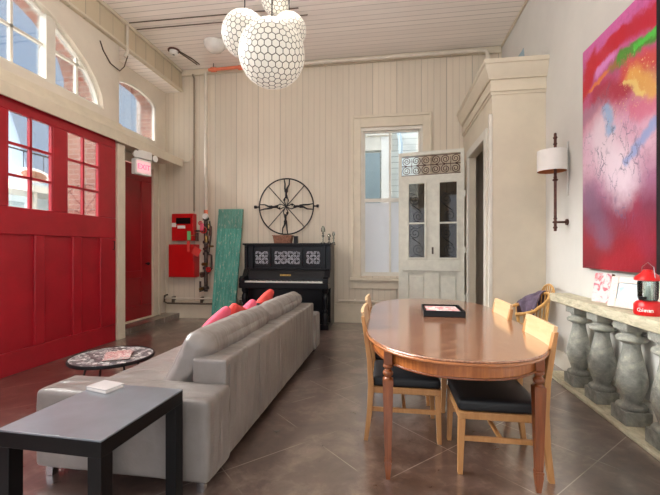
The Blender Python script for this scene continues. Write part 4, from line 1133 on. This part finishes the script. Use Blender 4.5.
b.tube([(0, -.02, .6), (-.1, -.03, .55), (-.1, -.03, .75)], .022, 8)
b.build('valve_body', M['valve'], v_)
for pp, rr_ in ((((.05, -.08, 1.5), (.05, -.08, 1.62)), .035), (((-.02, -.09, 1.08), (.08, -.12, 1.08)), .035), (((.1, -.08, 1.75), (.1, -.08, 1.85)), .024), (((-.08, -.08, .6), (-.02, -.1, .62)), .03), (((.12, -.1, 1.42), (.2, -.1, 1.42)), .02)):
    MB().tube(pp, rr_, 10).build('fitting', M['brass'], v_)
for pp, rr_ in ((((-.12, -.12, 1.52), (-.12, -.12, 1.68)), .03), (((.14, -.1, 1.62), (.14, -.1, 1.8)), .026), (((.02, -.13, 1.36), (.1, -.13, 1.42)), .026), (((-.02, -.1, .84), (-.02, -.13, .92)), .04)):
    MB().tube(pp, rr_, 10).build('fitting', M['rust'], v_)
MB().box((0, .10, 1.0), (.1, .135, .04)).build('bracket', M['iron'], v_)
for (x, y, z, r) in ((.0, -.1, 1.73, .06), (.1, -.1, .98, .04), (-.05, -.12, 1.86, .035)):
    MB().tube([(x+r*math.cos(2*PI*i/16), y, z+r*math.sin(2*PI*i/16)) for i in range(16)], .01, 6, closed=True).tube([(x-r, y, z), (x+r, y, z)], .007, 6).tube([(x, y, z-r), (x, y, z+r)], .007, 6).tube([(x, y, z), (x, y+.08, z)], .008, 6).build('valve_wheel', M['red_metal'], v_)
MB().lathe([(0, -.03), (.055, -.03), (.058, 0), (0, 0)], (.04, -.09, 1.99), 20, axis=1).tube([(.04, -.09, 1.99), (.0, -.02, 1.93)], .009, 6).build('gauge', M['white'], v_)
MB().lathe([(0, -.034), (.045, -.034), (.045, -.031), (0, -.031)], (.04, -.09, 1.99), 20, axis=1).build('gauge_face', M['paper'], v_)
for nm, mt, x, z, w, h, rot in (('tag', 'tag_red', -.09, 1.32, .15, .15, .5), ('tag', 'tag_green', -.24, 1.62, .07, .17, 0), ('tag', 'tag_red', -.25, 1.42, .06, .2, 0), ('tag', 'pink', .02, 1.78, .07, .13, .1)):
    MB().box((x, -.2, z), (w, .006, h), (0, rot, 0)).tube([(x, -.197, z), (x*.6, -.05, z+.02)], .003, 5).build(nm, M[mt], v_)
lp = thing('floor_pipes', 'pair of thin pipes running low along the back wall under the red cabinet', 'pipework', (0, 6.93, 0))
MB().tube([(-4.36, 0, .40), (-2.65, 0, .41)], .016, 8).build('pipe', M['pipe_white'], lp)
MB().tube([(-4.3, 0, .47), (-4.36, 0, .45), (-4.37, 0, .33), (-4.3, 0, .30), (-2.65, 0, .31)], .018, 8).build('pipe', M['pipe_dark'], lp)
for x in (-4.2, -3.6, -2.8): MB().bb(x-.015, x+.015, 0, .1, .29, .43).build('bracket', M['pipe_dark'], lp)
lp = thing('heating_pipe', 'long thin pipe above the baseboard between piano and window', 'pipework', (0, 6.93, 0))
MB().tube([(-.9, 0, .42), (1.15, 0, .42)], .02, 8).build('pipe', M['pipe_white'], lp)
for x in (-.6, .3, 1.0): MB().bb(x-.012, x+.012, 0, .1, .40, .44).build('bracket', M['pipe_white'], lp)

# pipes and conduits up high
t = thing('orange_pipe', 'orange sprinkler pipe with couplings hanging under the ceiling', 'pipework', (0, 6.85, 4.80))
MB().tube([(-3.4, 0, 0), (-2.2, 0, .02)], .03, 10).build('pipe', M['orange'], t)
for x in (-3.3, -2.75, -2.3): MB().tube([(x-.05, 0, 0), (x+.05, 0, 0)], .045, 12).build('coupling', M['orange'], t)
for x in (-3.3, -2.5): MB().tube([(x, 0, .02), (x, 0, .118)], .006, 6).build('hanger', M['iron'], t)
t = thing('white_ceiling_pipe', 'white pipe along the top of the back wall ending in an elbow', 'pipework', (0, 6.9, 4.79))
MB().tube([(-2.18, 0, .02), (1.6, 0, .02), (1.68, 0, -.0), (1.70, 0, -.06), (1.70, 0, -.11)], .034, 10).build('pipe', M['pipe_white'], t, smooth=60)
MB().tube([(1.7, 0, -.11), (1.7, 0, -.16)], .045, 12).build('coupling', M['pipe_white'], t); MB().tube([(1.55, 0, .02), (1.6, 0, .02)], .045, 12).build('coupling', M['pipe_white'], t)
for x in (-1.2, .1, 1.1): MB().bb(x-.012, x+.012, -.01, .09, -.02, .06).build('clip', M['pipe_white'], t)
t = thing('conduit', 'thin grey conduit dropping down the back wall left of the riser', 'conduit', (-3.79, 7.02, 0))
MB().tube([(0, 0, 2.12), (0, 0, 4.74), (.0, -.06, 4.8)], .018, 8).build('pipe', M['conduit'], t)
MB().tube([(-.02, -.003, 3.55), (-.04, -.003, 3.18), (-.1, -.003, 3.1), (-.52, -.003, 3.1)], .01, 8).build('branch', M['pipe_white'], t)
t = thing('ceiling_cable', 'paired cables running over the ceiling to the smoke detector', 'cable', (0, 0, 4.905))
MB().tube([(-3.72, 6.32, 0), (-3.66, 6.6, 0), (-3.62, 6.82, 0)], .009, 6).tube([(-3.69, 6.32, 0), (-3.6, 6.6, 0), (-3.57, 6.82, 0)], .009, 6).build('cable', M['pipe_dark'], t)
t = thing('ceiling_conduit', 'two thin parallel conduits crossing the ceiling near the left beam', 'conduit', (0, 0, 4.90))
MB().tube([(-4.0, 5.58, 0), (-1.2, 5.62, 0)], .008, 6).build('pipe', M['pipe_dark'], t); MB().tube([(-4.0, 5.4, 0), (-1.3, 5.44, 0)], .008, 6).build('pipe', M['pipe_dark'], t)
t = thing('hanging_cord', 'loose dark cord looping down from the boarded band by the arched windows', 'cord', (0, 0, 0))
MB().tube([(-4.03, 5.4, 4.88), (-4.03, 5.4, 4.45), (-4.04, 5.36, 4.35)], .022, 8).build('conduit_drop', M['pipe_white'], t)
MB().tube([(-4.04, 5.42, 4.4), (-4.055, 5.36, 4.2), (-4.07, 5.28, 4.1), (-4.085, 5.1, 4.13), (-4.09, 4.96, 4.25), (-4.09, 4.9, 4.36)], .009, 6).build('cord', M['pipe_dark'], t, smooth=60)
t = thing('smoke_detector', 'round white smoke detector on the ceiling near the left beam', 'smoke detector', (-3.78, 6.28, 4.918))
MB().lathe([(0, 0), (.1, 0), (.1, -.02), (0, -.02)], seg=24).build('base', M['rust'], t)
MB().lathe([(0, -.02), (.075, -.021), (.07, -.07), (.05, -.085), (0, -.085)], seg=24).build('body', M['white'], t)
MB().lathe([(0, -.085), (.02, -.086), (0, -.092)], seg=12).build('sensor', M['iron'], t)
t = thing('ceiling_light', 'clear glass dome ceiling fitting between smoke detector and globe lamps', 'ceiling light', (-2.93, 6.12, 4.918))
MB().lathe([(0, 0), (.1, 0), (.1, -.03), (0, -.03)], seg=24).build('base', M['chrome'], t)
MB().lathe([(.18, -.03), (.17, -.1), (.12, -.16), (.05, -.19), (0, -.195)], seg=28).build('dome', M['dome'], t)

# exit sign with emergency lamps
t = thing('exit_sign', 'lit exit sign box with red letters hanging under the beam', 'exit sign', (-4.02, 5.5, -.05), math.radians(-14))
MB().bb(-.045, .045, .02, .33, 2.62, 2.87).build('box', M['white'], t, bevel=.006)
MB().bb(.045, .048, .05, .31, 2.65, 2.84).build('face', M['exit_face'], t)
text('lettering', 'EXIT', .12, M['exit_glow'], t, (.049, .18, 2.745), (PI/2, 0, PI/2), .002)
t = thing('emergency_light', 'white emergency light with two round lamp heads over the exit sign', 'emergency light', (-4.02, 5.5, -.05), math.radians(-14))
MB().bb(-.045, .05, .07, .34, 2.885, 3.02).build('battery_box', M['white'], t, bevel=.008)
for y in (.03, .4):
    MB().lathe([(0, 0), (.03, 0), (.052, .04), (.055, .06), (0, .065)], (.0, y, 2.93), 18, axis=0).build('lamp_head', M['white'], t)

# door closer arm in the recess
# ------------------------------------------------------------------ capiz globe lamps
def geodesic(freq):
    phi = (1+5**.5)/2
    V = [Vector(v).normalized() for v in ((-1, phi, 0), (1, phi, 0), (-1, -phi, 0), (1, -phi, 0), (0, -1, phi), (0, 1, phi), (0, -1, -phi), (0, 1, -phi), (phi, 0, -1), (phi, 0, 1), (-phi, 0, -1), (-phi, 0, 1))]
    F = [(0, 11, 5), (0, 5, 1), (0, 1, 7), (0, 7, 10), (0, 10, 11), (1, 5, 9), (5, 11, 4), (11, 10, 2), (10, 7, 6), (7, 1, 8), (3, 9, 4), (3, 4, 2), (3, 2, 6), (3, 6, 8), (3, 8, 9), (4, 9, 5), (2, 4, 11), (6, 2, 10), (8, 6, 7), (9, 8, 1)]
    idx = {}; verts = []; tris = []
    def add(p):
        p = p.normalized(); k = (round(p.x, 4), round(p.y, 4), round(p.z, 4))
        if k not in idx: idx[k] = len(verts); verts.append(p)
        return idx[k]
    for a, b_, c in F:
        A, B, C = V[a], V[b_], V[c]; g = {}
        for i in range(freq+1):
            for j in range(freq+1-i): g[i, j] = add((A*(freq-i-j)+B*i+C*j)/freq)
        for i in range(freq):
            for j in range(freq-i):
                tris.append((g[i, j], g[i+1, j], g[i, j+1]))
                if i+j < freq-1: tris.append((g[i+1, j], g[i+1, j+1], g[i, j+1]))
    return verts, tris
def globe(name, c, r, freq, label, rot):
    t = thing(name, label, 'pendant lamp', c, 0, 'cluster of capiz globe lamps under the ceiling')
    t.rotation_euler = (0, 0, rot)
    V, T = geodesic(freq); near = {}
    for tr in T:
        cen = (V[tr[0]]+V[tr[1]]+V[tr[2]])/3
        for v in tr: near.setdefault(v, []).append(cen)
    b = MB()
    for v, cs in near.items():
        n = V[v]; u = n.orthogonal().normalized(); w = n.cross(u)
        cs = sorted(cs, key=lambda q: math.atan2((q-n).dot(w), (q-n).dot(u)))
        ctr = n*r*1.004
        ring = [b.b.verts.new((n+(q.normalized()-n)*.88)*r*1.0) for q in cs]
        b.b.faces.new(ring)
    b.build('shell_discs', M['capiz'], t, smooth=0, label='glowing white capiz discs')
    b = MB(); bmesh.ops.create_icosphere(b.b, subdivisions=4, radius=r*.985); b.build('globe', M['capiz_gap'], t, smooth=60)
    zt = CZ-c[2]
    MB().tube([(0, 0, r*.97), (0, 0, zt-.03)], .005, 6).build('cord', M['iron'], t)
    MB().lathe([(0, zt-.03), (.05, zt-.03), (.06, zt-.002), (0, zt-.002)], seg=20).build('ceiling_cap', M['white'], t)
    return t
globe('globe_lamp', (-.813, 2.6, 2.737), .233, 6, 'largest honeycomb capiz globe lamp, hanging lowest in the cluster', .3)
globe('globe_lamp', (-1.163, 2.98, 3.12), .186, 5, 'medium honeycomb globe lamp hanging left of the largest one', 1.0)
globe('globe_lamp', (-.86, 3.25, 3.28), .150, 5, 'small honeycomb globe lamp peeking out right behind the largest one', .5)
globe('globe_lamp', (-.99, 3.28, 3.58), .130, 4, 'topmost honeycomb globe lamp of the cluster, cut by the picture top', 2.0)

# ------------------------------------------------------------------ light
wd = bpy.data.worlds.new('sky'); scene.world = wd; wd.use_nodes = True
nt = wd.node_tree; nt.nodes.clear()
wo = nt.nodes.new('ShaderNodeOutputWorld'); bg = nt.nodes.new('ShaderNodeBackground')
tc = nt.nodes.new('ShaderNodeTexCoord'); ns = nt.nodes.new('ShaderNodeTexNoise'); ns.inputs['Scale'].default_value = 2.5; ns.inputs['Detail'].default_value = 5
rp = nt.nodes.new('ShaderNodeValToRGB'); rp.color_ramp.elements[0].position = .35; rp.color_ramp.elements[0].color = lin((186, 214, 249)); rp.color_ramp.elements[1].position = .65; rp.color_ramp.elements[1].color = lin((232, 242, 252))
nt.links.new(tc.outputs['Generated'], ns.inputs['Vector']); nt.links.new(ns.outputs[0], rp.inputs[0]); nt.links.new(rp.outputs[0], bg.inputs[0]); nt.links.new(bg.outputs[0], wo.inputs[0])
bg.inputs['Strength'].default_value = 1.6

sn = bpy.data.lights.new('hazy_sun', 'SUN'); sn.energy = 34; sn.angle = math.radians(50); sn.color = (1, .98, .95)
so = bpy.data.objects.new('hazy_sun', sn); COL.objects.link(so)
so.rotation_euler = Vector((-.76, .08, .66)).to_track_quat('Z', 'Y').to_euler()
pl_ = bpy.data.lights.new('cluster_fill_light', 'POINT'); pl_.energy = 80; pl_.color = (1, .94, .86); pl_.shadow_soft_size = .12  # unseen point light added above the globes to brighten the ceiling
po = bpy.data.objects.new('cluster_fill_light', pl_); COL.objects.link(po); po.location = (-.95, 2.9, 4.05)
def area(name, loc, rot, sx, sy, power, col=(1, 1, 1), portal=False):
    l = bpy.data.lights.new(name, 'AREA'); l.shape = 'RECTANGLE'; l.size = sx; l.size_y = sy; l.energy = power; l.color = col
    if portal: l.cycles.is_portal = True
    o = bpy.data.objects.new(name, l); COL.objects.link(o); o.location = loc; o.rotation_euler = rot; return o
# added fill lamps in the openings of the wall behind the camera
for i, w in enumerate(wins):
    area('fill_front', ((w[0]+w[1])/2, FY-.05, 2.3), (PI/2, 0, 0), w[1]-w[0], 2.8, 15, (1.0, .94, .84))
# unseen fill lamp added at the left wall, beyond the picture edge
area('fill_left', (-3.9, .2, 2.3), (0, -PI/2, 0), 3.2, 5.0, 45, (.9, .96, 1.0))
# portals for sky through the arch, the small arch and the back window
area('portal_arch', (-4.3, 2.05, 4.0), (0, -PI/2, 0), 1.3, 5.9, 0, portal=True)
area('portal_small_arch', (-4.52, 6.17, 3.85), (0, -PI/2, 0), .95, 1.2, 0, portal=True)
area('portal_back', (.06, 7.3, 2.25), (-PI/2, 0, 0), 1.2, 2.8, 0, portal=True)

# ------------------------------------------------------------------ camera
cam = bpy.data.cameras.new('camera'); co = bpy.data.objects.new('camera', cam); COL.objects.link(co)
cam.sensor_width = 36; cam.lens = 36*380/660; cam.clip_start = .05
co.location = (0, 0, 1.35); co.rotation_euler = (PI/2, 0, math.radians(8.68))
cam.shift_y = 2.5/660
scene.camera = co
scene.view_settings.view_transform = 'Standard'; scene.view_settings.look = 'None'
scene.view_settings.exposure = 0.38; scene.view_settings.gamma = 1.0
scene.view_settings.use_curve_mapping = False
scene.cycles.max_bounces = 8; scene.cycles.diffuse_bounces = 5; scene.cycles.transparent_max_bounces = 16
scene.cycles.use_denoising = True
